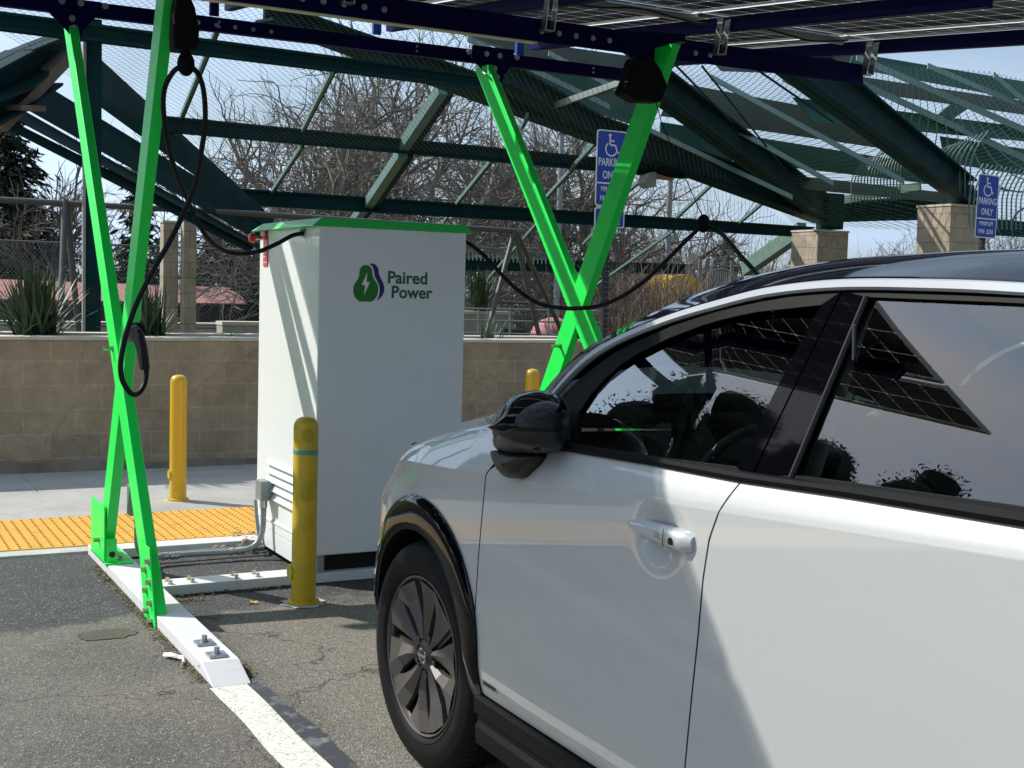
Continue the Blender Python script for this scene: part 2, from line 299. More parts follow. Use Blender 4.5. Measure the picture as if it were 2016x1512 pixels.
def tag(o, label=None, cat=None, group=None, kind=None):
    if label: o['label'] = label
    if cat: o['category'] = cat
    if group: o['group'] = group
    if kind: o['kind'] = kind
    return o
def empty(name, loc, label, cat, group=None):
    o = bpy.data.objects.new(name, None); COL.objects.link(o); o.location = loc; o.empty_display_size = .1
    return tag(o, label, cat, group)
def copy_tree(o, loc=None, parent=None):
    c = o.copy(); COL.objects.link(c)
    if parent: c.parent = parent
    if loc is not None: c.location = loc
    for ch in list(o.children): copy_tree(ch, None, c)
    return c
def smooth_pts(pts, n=8):
    """catmull-rom through points"""
    pts = [Vector(p) for p in pts]; P = [pts[0]*2-pts[1]]+pts+[pts[-1]*2-pts[-2]]; out = []
    for i in range(1, len(P)-2):
        for k in range(n):
            t = k/n; a, b, c, d = P[i-1], P[i], P[i+1], P[i+2]
            out.append(.5*((2*b)+(c-a)*t+(2*a-5*b+4*c-d)*t*t+(3*b-a-3*c+d)*t**3))
    out.append(pts[-1]); return out
def interp(x, xs, ys):
    return float(np.interp(x, xs, ys))
def text_mesh(body, size, m, parent, origin, xdir, updir, name='lettering', off=0, extr=.0006, align='LEFT', sx=1.0, line=1.0):
    cu = bpy.data.curves.new('t', 'FONT'); cu.body = body; cu.size = size; cu.extrude = extr; cu.offset = off; cu.align_x = align; cu.space_line = line; cu.resolution_u = 4
    o = bpy.data.objects.new('t', cu); COL.objects.link(o); bpy.context.view_layer.update()
    me = bpy.data.meshes.new_from_object(o.evaluated_get(bpy.context.evaluated_depsgraph_get()))
    bpy.data.objects.remove(o)
    x = Vector(xdir).normalized(); u = Vector(updir).normalized(); nrm = x.cross(u); og = Vector(origin)
    P = Vector((0, 0, 0)); p = parent
    while p: P += p.location; p = p.parent
    for v in me.vertices: v.co = og+x*(v.co.x*sx)+u*v.co.y+nrm*v.co.z-P
    me.materials.clear(); me.materials.append(m); me.name = name
    ob = bpy.data.objects.new(name, me); COL.objects.link(ob); ob.parent = parent; return ob
# ================================================================ SETTING
def sheet(name, x0, x1, y0, y1, z, m, nx=1, ny=1):
    b = MB(); P = [[(x0+(x1-x0)*i/nx, y0+(y1-y0)*j/ny, z) for j in range(ny+1)] for i in range(nx+1)]
    b.grid(P, flip=True); o = b.build(name, m); tag(o, kind='structure'); return o
b = MB(); b.box(-45, 60, -40, 7.46, -1.3, 0); tag(b.build('parking_lot', ASP), kind='structure')
b = MB(); b.box(-45, 60, 7.46, 10.75, -1.3, -.002); tag(b.build('pavement', CONC), kind='structure')
g = sheet('ground', -300, 300, -120, 420, -1.2, GRASS)
# kerb strip flush with lot
b = MB()
for i in range(12):
    x = -9.02+i*3.05; b.box(x, x+3.04, 7.465, 7.60, -.1, .012)
tag(b.build('kerb', KERB, bevel=.006), kind='structure')
# pavement joints (saw cuts as dark narrow grooves, slightly proud slabs)
b = MB(); rr = random.Random(5)
xs = [-9, -6.2, -3.4, -.6, 1.35, 3.9, 6.6, 9.4, 12.2, 15]
for i in range(len(xs)-1):
    for (y0, y1) in ((8.575, 10.72),):
        b.box(xs[i]+.004, xs[i+1]-.004, y0, y1, -.05, .004)
tag(b.build('pavement_slabs', CONC, bevel=.004), kind='structure')
# tactile strip: plates with staggered truncated domes
b = MB()
for i in range(24):
    x = -6.0+i*.61; b.box(x+.002, x+.608, 7.605, 8.565, -.02, .016)
dn = 8
for i in range(int(9.0/.0585)):
    for j in range(16):
        x = -2.2+i*.0585; y = 7.64+j*.0590
        i0 = len(b.v)
        for (r, z) in ((.0125, .0162), (.007, .0222)):
            for k in range(dn):
                t = 2*math.pi*k/dn; b.v.append((x+r*math.cos(t), y+r*math.sin(t), z))
        for k in range(dn): b.f.append((i0+k, i0+(k+1) % dn, i0+dn+(k+1) % dn, i0+dn+k)); b.m.append(0)
        b.f.append(tuple(i0+dn+k for k in range(dn))); b.m.append(0)
tag(b.build('tactile_paving', TACT), kind='structure')
# painted stall line and black over-paint
b = MB(); P = []
for i in range(60):
    y = -3+i*(7.765)/59; P.append([(1.285+.004*math.sin(y*9), y, .0045), (1.425+.004*math.sin(y*7+1), y, .0045)])
b.grid(P); tag(b.build('stall_line', STRIPE), kind='structure')
b = MB(); P = []
for i in range(60):
    y = -3+i*(7.77)/59; P.append([(1.429+.004*math.sin(y*7+1), y, .0042), (1.50+.012*math.sin(y*5)+.006*math.sin(y*17), y, .0042)])
b.grid(P); tag(b.build('overpainted_line', SEAL), kind='structure')
# ---- front block wall with planter bed behind
W = empty('block_wall', (5, 10.72, 0), 'long low tan concrete block wall with pale mortar cap behind the pavement', 'wall')
MB().box(-40, 55, 10.72, 10.95, -.3, 1.052).build('wall_face', WALL, W)
b = MB(); b.box(-40, 55, 10.712, 10.958, 1.054, 1.084); b.build('cap', CAP, W, bevel=.006)
b = MB(); P = []
for i in range(190):
    x = -12+i*.15; P.append([(x, 10.66+.012*math.sin(x*2.1), .0), (x, 10.705, .07+.02*math.sin(x*1.7)+.01*math.sin(x*7.3)), (x, 10.722, .075+.02*math.sin(x*1.7)+.01*math.sin(x*7.3))])
b.grid(P, flip=True); b.build('footing', mat('stained_footing', (.17, .145, .115), .95, var=.35, vscale=3, bump=.5, bscale=40, bdist=.01), W)
W2 = empty('planter_wall', (5, 11.4, 0), 'rear planter wall with thin pale cap right behind the front block wall', 'wall')
MB().box(-40, 55, 11.3, 11.5, -1.2, 1.06).build('wall_face', PLANTER, W2)
MB().box(-40, 55, 11.292, 11.508, 1.062, 1.092).build('cap', CAP, W2, bevel=.006)
b = MB(); P = [[(-40+i*.5, 10.953, .98), (-40+i*.5, 11.12, 1.01+.015*math.sin(i*2.2)), (-40+i*.5, 11.297, .985)] for i in range(191)]
b.grid(P, flip=True); tag(b.build('planter_soil', SOIL), kind='structure')

q = at_z(208, 1250); b = MB(); rr = random.Random(2); R0 = [1+rr.uniform(-.12, .12) for _ in range(40)]
b.grid([[(q.x+.125*s*R0[k % 40]*math.cos(k*math.pi/20), q.y+.085*s*R0[k % 40]*math.sin(k*math.pi/20), .003) for k in range(41)] for s in (1, .6, .01)])
tag(b.build('oil_stain', asphalt('stained_asphalt', (.070, .058, .042), (.11, .09, .065), (.3, .26, .2), .5)), kind='structure')
# ================================================================ BOLLARDS
def bollard(x, y, h, r, m, label, old=False):
    t = empty('bollard', (x, y, 0), label, 'bollard', 'yellow bollards')
    prof = [(r*1.0, .012), (r, h-.05)]
    for k in range(1, 9):
        a = k/8*math.pi/2; prof.append((r*math.cos(a)**.75 if k < 8 else .0005, h-.05+.05*math.sin(a)))
    MB().lathe(prof, (x, y, 0), n=32).build('sleeve', m, t, smooth=50, weld=.0002)
    MB().lathe([(r+.004, .0), (r+.017, .003), (r+.017, .018), (r+.002, .022)], (x, y, 0), n=32).build('base_ring', m, t, smooth=30)
    fb = MB(); rf_ = random.Random(int(x*10)); ro = [r+.03+rf_.uniform(0, .03) for _ in range(28)]
    fb.grid([[(x+(r_*math.cos(2*math.pi*k/28)), y+(r_*math.sin(2*math.pi*k/28)), z_) for k in list(range(28))+[0] for r_ in [r0 if r0 else ro[k]]] for (r0, z_) in ((r, .006), (None, .0045))]); fb.build('footing', KERB, t)
    return t
tb = bollard(2.044, 5.906, .915, .0595, YELOLD, 'weathered olive yellow bollard with teal band in front of the white cabinet', True)
TEALTAPE = mat('teal_tape', (.10, .30, .24), .35)
MB().lathe([(.0599, .735), (.0606, .736), (.0606, .758), (.0599, .759)], (2.044, 5.906, 0), n=32).build('reflective_band', TEALTAPE, tb, smooth=30)
BRN = mat('dark_yellow_disc', (.42, .30, .012), .5, var=.15)
for (zz, rr_) in ((.83, .034), (.545, .036)):   # round faded patches on the face
    b = MB(); P = []
    for i in range(9):
        row = []
        for j in range(17):
            q = (i/8)*rr_; a = 2*math.pi*j/16; u = q*math.cos(a); th = u/.0595-1.75+.0; row.append((2.044+.0602*math.cos(th), 5.906+.0602*math.sin(th), zz+q*math.sin(a)))
        P.append(row)
    b.grid(P); b.build('faded_patch', BRN, tb, smooth=60)
b = MB(); b.lathe([(.001, 0), (.040, .0), (.040, .012), (.001, .013)], (2.044-.066, 5.93, .155), axis='x', n=24); b.build('cable_knob', YELOLD, tb, smooth=30)
t2 = bollard(2.191, 9.045, .895, .059, YEL, 'clean bright yellow bollard standing alone on the pavement left of the cabinet')
b = MB(); b.lathe([(.001, 0), (.033, .0), (.033, .012), (.001, .013)], (2.191-.066, 9.05, .19), axis='x', n=24); b.build('cable_knob', YELOLD, t2, smooth=30)
bollard(5.22, 9.38, .90, .059, YEL, 'bright yellow bollard whose top shows between the white cabinet and the car mirror')
bollard(6.68, 9.38, .90, .059, YEL, 'pale yellow bollard seen through the front door window of the car')
bollard(12.1, 9.8, .90, .059, YEL, 'yellow bollard seen through the rear door window at the right edge')

# ================================================================ SOLAR CANOPY
XL, XR = 1.295, 4.0
CAN = empty('solar_canopy', (2.7, 6.2, 0), 'solar parking canopy on bright green crossed posts with dark blue beams and white base', 'solar canopy')
CH = .055
def foot(x0, y0, y1):
    b = MB(); t = .17
    b.hexa([(x0, y0, .002), (x0+.152, y0, .002), (x0+.152, y1, .002), (x0, y1, .002), (x0, y0+t, CH), (x0+.152, y0+t, CH), (x0+.152, y1, CH), (x0, y1, CH)])
    o = b.build('base_beam', BEAMW, CAN, bevel=.004); return o
foot(XL, 4.77, 7.42); foot(XR, 4.77, 7.95)
# end tube opening of left foot
MB().box(XL+.01, XL+.142, 7.421, 7.423, .012, CH-.008).build('tube_end', BLACKP, CAN)
for (ya, yb) in ((6.272, 6.424), (7.245, 7.397)):
    MB().box(XL+.1525, XR-.0005, ya, yb, .003, CH).build('cross_beam', BEAMW, CAN, bevel=.004)
def bolts(pts, nrm, r=.011, h=.014, m=ZINC, name='bolt', parent=CAN, washer=True):
    n = Vector(nrm).normalized()
    for p in pts:
        p = Vector(p); b = MB()
        if washer: b.tube([p, p+n*.003], r*1.5, 12)
        b.tube([p+n*.003, p+n*(h)], r, 6); b.build(name, m, parent)
bolts([(XL+.2+dx, 6.272+dy, CH) for dx in (0, .11) for dy in (.035, .105)], (0, 0, 1), .010, .02)
bolts([(2.0+dx, 6.272+dy, CH) for dx in (-.17, -.06) for dy in (.04, .11)], (0, 0, 1), .010, .02)
for yy in (5.20, 5.01):
    c = Vector((XL+.079, yy, CH)); MB().box(c.x-.038, c.x+.038, yy-.038, yy+.038, CH+.0005, CH+.010).build('washer_plate', GALV, CAN, bevel=.002)
    bolts([(c.x, yy, CH+.010)], (0, 0, 1), .012, .026, GALV)
MB().cyl((XL-.0008, 4.98, .03), .006, 0, .0006, 12, axis='x').build('drain_hole', BLACKP, CAN)
def post(x, yz0, yz1, wd, name='post'):
    """yz: far edge (Y,z) at the bottom/top; flat 2x6 tube, plane x..x+.051"""
    (ya, za), (yb, zb) = yz0, yz1; dy = (yb-ya)/(zb-za); k = wd*math.sqrt(1+dy*dy)
    b = MB(); b.hexa([(x, ya-k, za), (x+.051, ya-k, za), (x+.051, ya, za), (x, ya, za), (x, yb-k, zb), (x+.051, yb-k, zb), (x+.051, yb, zb), (x, yb, zb)])
    return b.build(name, GREEN, CAN, bevel=.004, seg=3)
def ln(y155, s, z): return (y155+s*(z-1.55), z)
WD = .150
post(XL, ln(7.10, .788, .03), ln(7.10, .788, 3.12), WD)
post(XL+.0015, ln(6.42, -.485, .075), ln(6.42, -.485, 3.02), WD)
post(XR, ln(6.856, .842, .03), ln(6.856, .842, 3.08), WD)
post(XR-.0015, ln(6.72, -.596, .075), ln(6.72, -.596, 2.885), WD)
MB().box(XR+.004, XR+.045, 5.70, 5.80, 2.8854, 2.887).build('post_opening', BLACKP, CAN)
# through bolts at the crossings
bolts([at_x(222, 686, XL-.001)], (-1, 0, 0), .012, .045); bolts([at_x(1103, 681, XR-.002)], (-1, 0, 0), .012, .06)
# foot brackets
def bracket(x, y0, y1, z0, z1, side):
    b = MB()
    b.hexa([(x-.008, y0, z0), (x-.002, y0, z0), (x-.002, y1, z0), (x-.008, y1, z0), (x-.008, y0, z1), (x-.002, y0, z1), (x-.002, y1, z1+.0), (x-.008, y1, z1+.0)])
    return b
bk = MB(); bk.box(XL-.012, XL-.004, 6.88, 7.26, CH+.001, .36); bk.box(XL-.0035, XL+.052, 6.872, 6.88, CH+.009, .19); bk.box(XL-.012, XL+.135, 6.84, 7.26, CH+.001, CH+.009)
bk.build('foot_bracket', GREEN, CAN, bevel=.002)
MB().cyl((XL+.028, 6.8712, .105), .017, 0, .0005, 16, axis='y').build('bracket_hole', BLACKP, CAN)
bolts([(XL-.012, 7.02, .16)], (-1, 0, 0), .012, .03); bolts([(XL+.085, 6.93, CH+.009), (XL+.085, 7.06, CH+.009), (XL+.085, 7.17, CH+.009)], (0, 0, 1), .012, .022)
bk = MB(); bk.hexa([(XL-.010, 5.70, .004), (XL-.003, 5.70, .004), (XL-.003, 5.93, .004), (XL-.010, 5.93, .004), (XL-.010, 5.83, .34), (XL-.003, 5.83, .34), (XL-.003, 6.06, .34), (XL-.010, 6.06, .34)])
bk.build('foot_bracket', GREEN, CAN, bevel=.002)
bolts([(XL-.010, 5.76+.26*z, z) for z in (.02, .10, .19, .28)], (-1, 0, 0), .013, .02); bolts([(XL-.010, 5.84+.26*z, z) for z in (.05, .14, .23)], (-1, 0, 0), .013, .02)
# purlins
P1Y, P1Z = 8.12, 3.115; P2Y, P2Z = 5.94, 2.84
MB().box(-.40, 5.52, P1Y, P1Y+.05, P1Z, P1Z+.088).build('purlin', NAVY, CAN, bevel=.002)
p2 = MB(); p2.box(-.40, 5.52, P2Y, P2Y+.006, P2Z, P2Z+.118); p2.box(-.40, 5.52, P2Y+.0065, P2Y+.055, P2Z+.112, P2Z+.118)
p2.build('purlin', NAVY, CAN, bevel=.001)
MB().box(1.5, 3.28, P2Y-.001, P2Y+.05, P2Z-.006, P2Z-.001).build('purlin_flange', CREAM, CAN)
for x in (.5, 1.9, 3.3): # splice bolts
    bolts([(x+.02*k*5.2, P2Y-.001, P2Z+.055) for k in range(6)], (0, -1, 0), .010, .010, GALV)
bolts([(1.95+.117*k, P1Y-.001, P1Z+.04) for k in range(6)], (0, -1, 0), .009, .010, GALV)
for x in (.6, 2.0, 3.35, 4.75): bolts([(x+.2, P1Y-.001, P1Z+.03), (x+.2, P1Y-.001, P1Z+.06)], (0, -1, 0), .006, .006, GALV)
bolts([(x, P2Y-.001, P2Z+.05) for x in (3.82, 4.28, 4.38)], (0, -1, 0), .010, .010, GALV)
# top gussets on the rear posts
def plate(px, Y, th, m, name, parent=CAN, bevel=.0015):
    pts = [at_y(x, y, Y) for x, y in px]; return MB().extr(pts, (0, th, 0)).build(name, m, parent, bevel=bevel)
plate([(72, -12), (84, 12), (133, 62), (143, 80), (160, 83), (162, 62), (193, 30), (200, 4)], 8.085, .008, NAVY, 'gusset')
plate([(930, 88), (928, 114.7), (951, 139), (975, 171), (988, 177), (992, 149), (1011, 126), (1013, 98)], 8.03, .008, NAVY, 'gusset')
plate([(1200, 60), (1213, 70), (1238, 106), (1250, 132), (1300, 140), (1330, 104), (1350, 88), (1350, 66)], 5.925, .008, NAVY, 'gusset')
bolts([at_y(x, y, 8.084) for x, y in ((122, 2), (159, 6), (207, 12), (142, 36), (146, 55), (148, 74))], (0, -1, 0), .013, .012, GALV)
bolts([at_y(x, y, 8.029) for x, y in ((923, 102), (958, 106), (984, 110), (1018, 113), (974, 135), (979, 152), (984, 168))], (0, -1, 0), .013, .012, GALV)
MB().tube([at_y(950, 141, 8.0), at_y(957, 147, 7.9)], .009, 6).build('bolt', GALV, CAN)
# struts between the purlins (blue cleats)
BLUEC = mat('bright_blue_cleat', (.005, .07, .38), .45)
for (x, y, x2, y2) in ((741, 62, 741, 40), (1022, 104, 1022, 84), (421, 25, 421, -4)):
    q = at_y(x, y, 8.11); MB().box(q.x-.028, q.x+.028, 8.09, 8.12, q.z-.02, q.z+.11).build('cleat', BLUEC if x > 500 else NAVY, CAN)
# canopy slope
SL = .105
def cz(y, off=0): return 3.033+SL*(y-6)+off           # bottom of rafters
RX = [.073+1.1*k for k in range(6)]; XLE = -.45                      # rafters
for k, x in enumerate(RX):
    x0 = x-.025; b = MB(); ya, yb = 4.06, 8.18
    b.hexa([(x0, ya, cz(ya)), (x0+.05, ya, cz(ya)), (x0+.05, yb, cz(yb)), (x0, yb, cz(yb)), (x0, ya, cz(ya, .078)), (x0+.05, ya, cz(ya, .078)), (x0+.05, yb, cz(yb, .078)), (x0, yb, cz(yb, .078))])
    b.build('rafter', NAVY, CAN, bevel=.002)
    b = MB()
    for dx in (-.085, -.033): b.hexa([(x+dx, 5.88, P2Z+.05), (x+dx+.005, 5.88, P2Z+.05), (x+dx+.005, 5.93, P2Z+.05), (x+dx, 5.93, P2Z+.05), (x+dx, 5.84, P2Z+.24), (x+dx+.005, 5.84, P2Z+.24), (x+dx+.005, 5.89, P2Z+.24), (x+dx, 5.89, P2Z+.24)])
    b.box(x-.0795, x-.0335, 5.88, 5.93, P2Z+.05, P2Z+.055); b.build('rafter_bracket', GALV, CAN)
    bolts([(x-.0855, 5.885, P2Z+.19), (x-.0855, 5.905, P2Z+.10)], (-1, 0, 0), .007, .005, GALV)
# grey torque pipe at the row joint
for (a, c) in ((.1, 1.02), (1.2, 2.1), (2.32, 3.22), (3.42, 4.32), (4.52, 5.40)):
    MB().tube([(a, 6.005, 3.095), (c, 6.005, 3.095)], .024, 16).build('pipe', PIPE, CAN, smooth=40)
MB().tube(smooth_pts([(3.2, 5.96, 3.09), (3.6, 5.95, 3.06), (3.9, 5.94, 3.085), (4.3, 5.95, 3.06), (4.75, 5.96, 3.085), (5.1, 5.95, 3.055), (5.4, 5.96, 3.09)], 6), .006, 6).build('wire', BLACKP, CAN, smooth=60)
# solar module materials: dark cells, open clear glass between them
def modulemat():
    m = bpy.data.materials.new('solar_cells'); m.use_nodes = True; t = m.node_tree; n = t.nodes; l = t.links; b = n['Principled BSDF']; o = n['Material Output']
    b.inputs['Base Color'].default_value = (.003, .004, .010, 1); b.inputs['Roughness'].default_value = .3; b.inputs['Specular IOR Level'].default_value = .2
    uv = n.new('ShaderNodeTexCoord'); s = n.new('ShaderNodeSeparateXYZ'); l.new(uv.outputs['UV'], s.inputs[0])
    def cell(sock, off):
        a = n.new('ShaderNodeMath'); a.operation = 'ADD'; a.inputs[1].default_value = off; l.new(sock, a.inputs[0])
        d = n.new('ShaderNodeMath'); d.operation = 'FRACT'; l.new(a.outputs[0], d.inputs[0])
        e = n.new('ShaderNodeMath'); e.operation = 'SUBTRACT'; e.inputs[1].default_value = .5; l.new(d.outputs[0], e.inputs[0])
        f = n.new('ShaderNodeMath'); f.operation = 'ABSOLUTE'; l.new(e.outputs[0], f.inputs[0]); return f
    A = cell(s.outputs['X'], 0); B = cell(s.outputs['Y'], 0)
    mx_ = n.new('ShaderNodeMath'); mx_.operation = 'MAXIMUM'; l.new(A.outputs[0], mx_.inputs[0]); l.new(B.outputs[0], mx_.inputs[1])
    g1 = n.new('ShaderNodeMath'); g1.operation = 'GREATER_THAN'; g1.inputs[1].default_value = .4942; l.new(mx_.outputs[0], g1.inputs[0])
    sm = n.new('ShaderNodeMath'); l.new(A.outputs[0], sm.inputs[0]); l.new(B.outputs[0], sm.inputs[1])
    g2 = n.new('ShaderNodeMath'); g2.operation = 'GREATER_THAN'; g2.inputs[1].default_value = .955; l.new(sm.outputs[0], g2.inputs[0])
    mm = n.new('ShaderNodeMath'); mm.operation = 'MAXIMUM'; l.new(g1.outputs[0], mm.inputs[0]); l.new(g2.outputs[0], mm.inputs[1])
    # margins: v outside 0..6 / 0..12
    tr = n.new('ShaderNodeBsdfTransparent'); tr.inputs[0].default_value = (.6, .64, .64, 1)
    tl = n.new('ShaderNodeBsdfTranslucent'); tl.inputs[0].default_value = (.8, .82, .8, 1); m2 = n.new('ShaderNodeMixShader'); m2.inputs[0].default_value = .62; l.new(tr.outputs[0], m2.inputs[1]); l.new(tl.outputs[0], m2.inputs[2])
    x = n.new('ShaderNodeMixShader'); l.new(mm.outputs[0], x.inputs[0]); l.new(b.outputs[0], x.inputs[1]); l.new(m2.outputs[0], x.inputs[2]); l.new(x.outputs[0], o.inputs[0]); return m
CELLS = modulemat()
CLEAR = glassmat('module_margin', (.20, .205, .19), .6)
FRAME = mat('anodised_frame', (.72, .72, .68), .35, metal=.55)
def gapglow():
    if 'gap_glow_white' in MATS: return MATS['gap_glow_white']
    m = bpy.data.materials.new('gap_glow_white'); m.use_nodes = True; t = m.node_tree; n = t.nodes; l = t.links; n.clear(); o = n.new('ShaderNodeOutputMaterial')
    a = n.new('ShaderNodeBsdfTranslucent'); a.inputs[0].default_value = (.96, .96, .9, 1); c = n.new('ShaderNodeBsdfDiffuse'); c.inputs[0].default_value = (.8, .8, .75, 1); x = n.new('ShaderNodeMixShader'); x.inputs[0].default_value = .1
    l.new(a.outputs[0], x.inputs[1]); l.new(c.outputs[0], x.inputs[2]); l.new(x.outputs[0], o.inputs[0]); MATS['gap_glow_white'] = m; return m
def module(x0, y0, wx, wy):
    t = bpy.data.objects.new('solar_panel', None); COL.objects.link(t); t.parent = CAN; t.location = Vector((x0, y0, cz(y0)))-CAN.location
    mg = .029; cx, cy = (wx-2*mg)/(6 if wx > .6 else 2), (wy-2*mg)/12
    def P(u, v, z): return (x0+u, y0+v, cz(y0+v, z))
    b = MB(); b.uv = []
    for (u, v) in ((mg, mg), (wx-mg, mg), (wx-mg, wy-mg), (mg, wy-mg)):
        b.v.append(P(u, v, .103)); b.uv.append(((u-mg)/cx, (v-mg)/cy))
    b.f.append((0, 1, 2, 3)); b.m.append(0); b.build('cells', CELLS, t)
    b = MB(); s = .004
    for (u0, u1, v0, v1) in ((s, wx-s, s, mg), (s, wx-s, wy-mg, wy-s), (s, mg, mg, wy-mg), (wx-mg, wx-s, mg, wy-mg)):
        b.quad(P(u0, v0, .103), P(u1, v0, .103), P(u1, v1, .103), P(u0, v1, .103))
    b.build('glass_margin', CLEAR, t)
    b = MB()
    for (u0, u1, v0, v1) in ((0, wx, 0, .004), (0, wx, wy-.004, wy), (0, .004, .004, wy-.004), (wx-.004, wx, .004, wy-.004)):
        b.hexa([P(u0, v0, .098), P(u1, v0, .098), P(u1, v1, .098), P(u0, v1, .098), P(u0, v0, .112), P(u1, v0, .112), P(u1, v1, .112), P(u0, v1, .112)])
    b.build('frame', FRAME, t)
    WT = gapglow()
    b = MB()      # translucent strips added so the panel gaps glow; pointed tabs at cell joints
    for (ua, ub, uc) in ((-.013, .006, .040), (wx+.013, wx-.006, wx-.040)):
        b = MB(); pts = [P(ua, .004, .097), P(ub, .004, .097)]
        for k in range(13):
            v = mg+k*cy; pts += [P(ub, v-.008, .097), P(uc, v, .097), P(ub, v+.008, .097)]
        pts += [P(ub, wy-.004, .097), P(ua, wy-.004, .097)]
        b.v = [tuple(q) for q in pts]; b.f = [tuple(range(len(pts)))]; b.m = [0]; b.build('gap_glow_strip', WT, t)
    return t
for i in range(5):
    for (y0, ly) in ((3.93, 2.06), (6.015, 2.10)):
        module(RX[i]-.120, y0, 1.068, ly)
for (y0, ly) in ((3.93, 2.06), (6.015, 2.10)): module(XLE, y0, .378, ly); module(RX[5]-.124, y0, .20, ly)  # narrow left column is added infill, carrying the canopy shadow farther left

# ---- cable reels (parts of the canopy) and charging cables
REEL = mat('reel_black', (.004, .004, .005), .75, spec=.15)
def reel(px, Y, th):
    t = [at_y(x, y, Y) for x, y in px]; return MB().extr(t, (0, th, 0)).build('cable_reel', REEL, CAN, bevel=.012, seg=3)
reel([(352, -20), (376, -8), (385, 14), (394, 56), (391, 97), (343, 95), (342, 60), (346, 10)], 5.56, .10)
reel([(1252, 112), (1284, 111), (1302, 135), (1316, 168), (1304, 201), (1257, 199), (1230, 184), (1229, 178), (1241, 150), (1247, 125)], 5.62, .10)
CAB1 = empty('charging_cable', at_y(240, 760, 5.8), 'black charging cable looped over the left green posts with its connector holstered', 'cable', 'black charging cables')
def cable(pts, parent, r=.0115, name='cable'):
    P = smooth_pts([at_y(x, y, Y) for (x, y, Y) in pts], 10); return MB().tube(P, r, 12).build(name, BLACKR, parent, smooth=50)
cable([(597, 459, 6.42), (575, 464, 6.40), (545, 480, 6.36), (510, 495, 6.3), (475, 500, 6.25), (440, 493, 6.2), (410, 470, 6.12), (385, 430, 6.05), (368, 390, 6.0), (350, 350, 5.92), (332, 290, 5.83), (322, 220, 5.74), (324, 175, 5.68), (340, 143, 5.64), (358, 129, 5.62)], CAB1)
cable([(372, 128, 5.62), (390, 146, 5.60), (401, 180, 5.58), (404, 240, 5.56), (396, 300, 5.55), (384, 365, 5.54), (366, 410, 5.52), (337, 470, 5.5), (300, 535, 5.5), (268, 600, 5.5), (248, 660, 5.5), (238, 710, 5.5), (240, 745, 5.5), (255, 772, 5.52), (270, 776, 5.55), (283, 760, 5.58), (288, 735, 5.6), (287, 712, 5.61)], CAB1)
def blob(c, rx, rz, parent, m=REEL, name='cable_clamp'):
    c = Vector(c); prof = [(max(.0005, rx*math.sin(math.pi*k/10)), -rz*math.cos(math.pi*k/10)) for k in range(11)]
    return MB().lathe(prof, c, n=14).build(name, m, parent, smooth=60, weld=.0002)
c = at_y(366, 126, 5.62); blob(c, .038, .052, CAB1); blob(at_y(365, 108, 5.62), .02, .028, CAB1); MB().tube([at_y(365, 96, 5.6), at_y(365, 112, 5.62)], .006, 8).build('hanger', REEL, CAB1)
# connector (gun)
G5 = 5.6
def gun(px_c, Y, parent):
    b = MB()
    pts = smooth_pts([at_y(x, y, Y) for x, y in ((268, 650), (274, 668), (280, 690), (284, 712), (286, 727))], 5); n = len(pts)
    rs = [interp(k/(n-1), [0, .2, .5, .8, 1], [.022, .027, .024, .021, .021]) for k in range(n)]
    b.tube(pts, rs, 16); b.build('connector_grip', BLACKP, parent, smooth=50)
    hd = MB(); a = at_y(270, 655, Y); hd.tube([a+Vector((-.035, .0, -.028)), a+Vector((-.015, .01, -.004)), a+Vector((.01, .015, .012))], [.022, .03, .026], 16); hd.build('connector_head', mat('satin_grey_plastic', (.09, .095, .1), .3), parent, smooth=50)
    MB().extr([at_y(x, y, Y-.028) for x, y in ((267, 648), (272, 655), (278, 690), (281, 722), (274, 724), (270, 695), (262, 668))], (0, .006, 0)).build('grip_side', mat('satin_grey_plastic', (.09, .095, .1), .3), parent, bevel=.003)
gun(None, 5.6, CAB1)
prof = [(.0005, -.02), (.030, -.02), (.034, -.005), (.034, .02), (.028, .03)]
MB().lathe(prof, at_y(270, 650, 5.66), axis='y', n=20).build('holster', REEL, CAB1, smooth=40)
CAB2 = empty('charging_cable', at_y(1120, 605, 6.0), 'black charging cable sagging across the right green posts and up over the car roof', 'cable', 'black charging cables')
cable([(905, 470, 6.5), (925, 481, 6.45), (952, 502, 6.4), (985, 538, 6.3), (1020, 572, 6.2), (1060, 597, 6.1), (1100, 606, 6.0), (1140, 607, 5.92), (1180, 602, 5.85), (1225, 583, 5.75), (1270, 552, 5.65), (1315, 510, 5.55), (1350, 474, 5.45), (1377, 449, 5.4)], CAB2)
cable([(1394, 447, 5.38), (1420, 460, 5.25), (1440, 482, 5.1), (1462, 508, 4.95), (1486, 535, 4.8), (1510, 575, 4.6), (1530, 640, 4.45), (1540, 720, 4.35)], CAB2)
blob(at_y(1385, 440, 5.39), .034, .048, CAB2); MB().tube([at_y(1291, 198, 5.6), at_y(1302, 240, 5.57), at_y(1340, 330, 5.48), at_y(1384, 428, 5.39)], .0025, 6).build('wire', REEL, CAB2)
MB().tube([at_y(1386, 450, 5.39), at_y(1420, 490, 5.2), at_y(1450, 520, 5.0)], .002, 6).build('wire', REEL, CAB2)
# spare holster on right post
hp = at_x(1139, 656, XR+.06); H2 = MB(); H2.lathe([(.0005, -.05), (.028, -.05), (.034, -.02), (.034, .02), (.022, .022), (.022, -.01), (.0005, -.012)], hp, axis='y', n=20); H2.build('holster', REEL, CAN, smooth=40)
blob(hp+Vector((.0, 0, .05)), .03, .035, CAN, REEL, 'holster_hook')

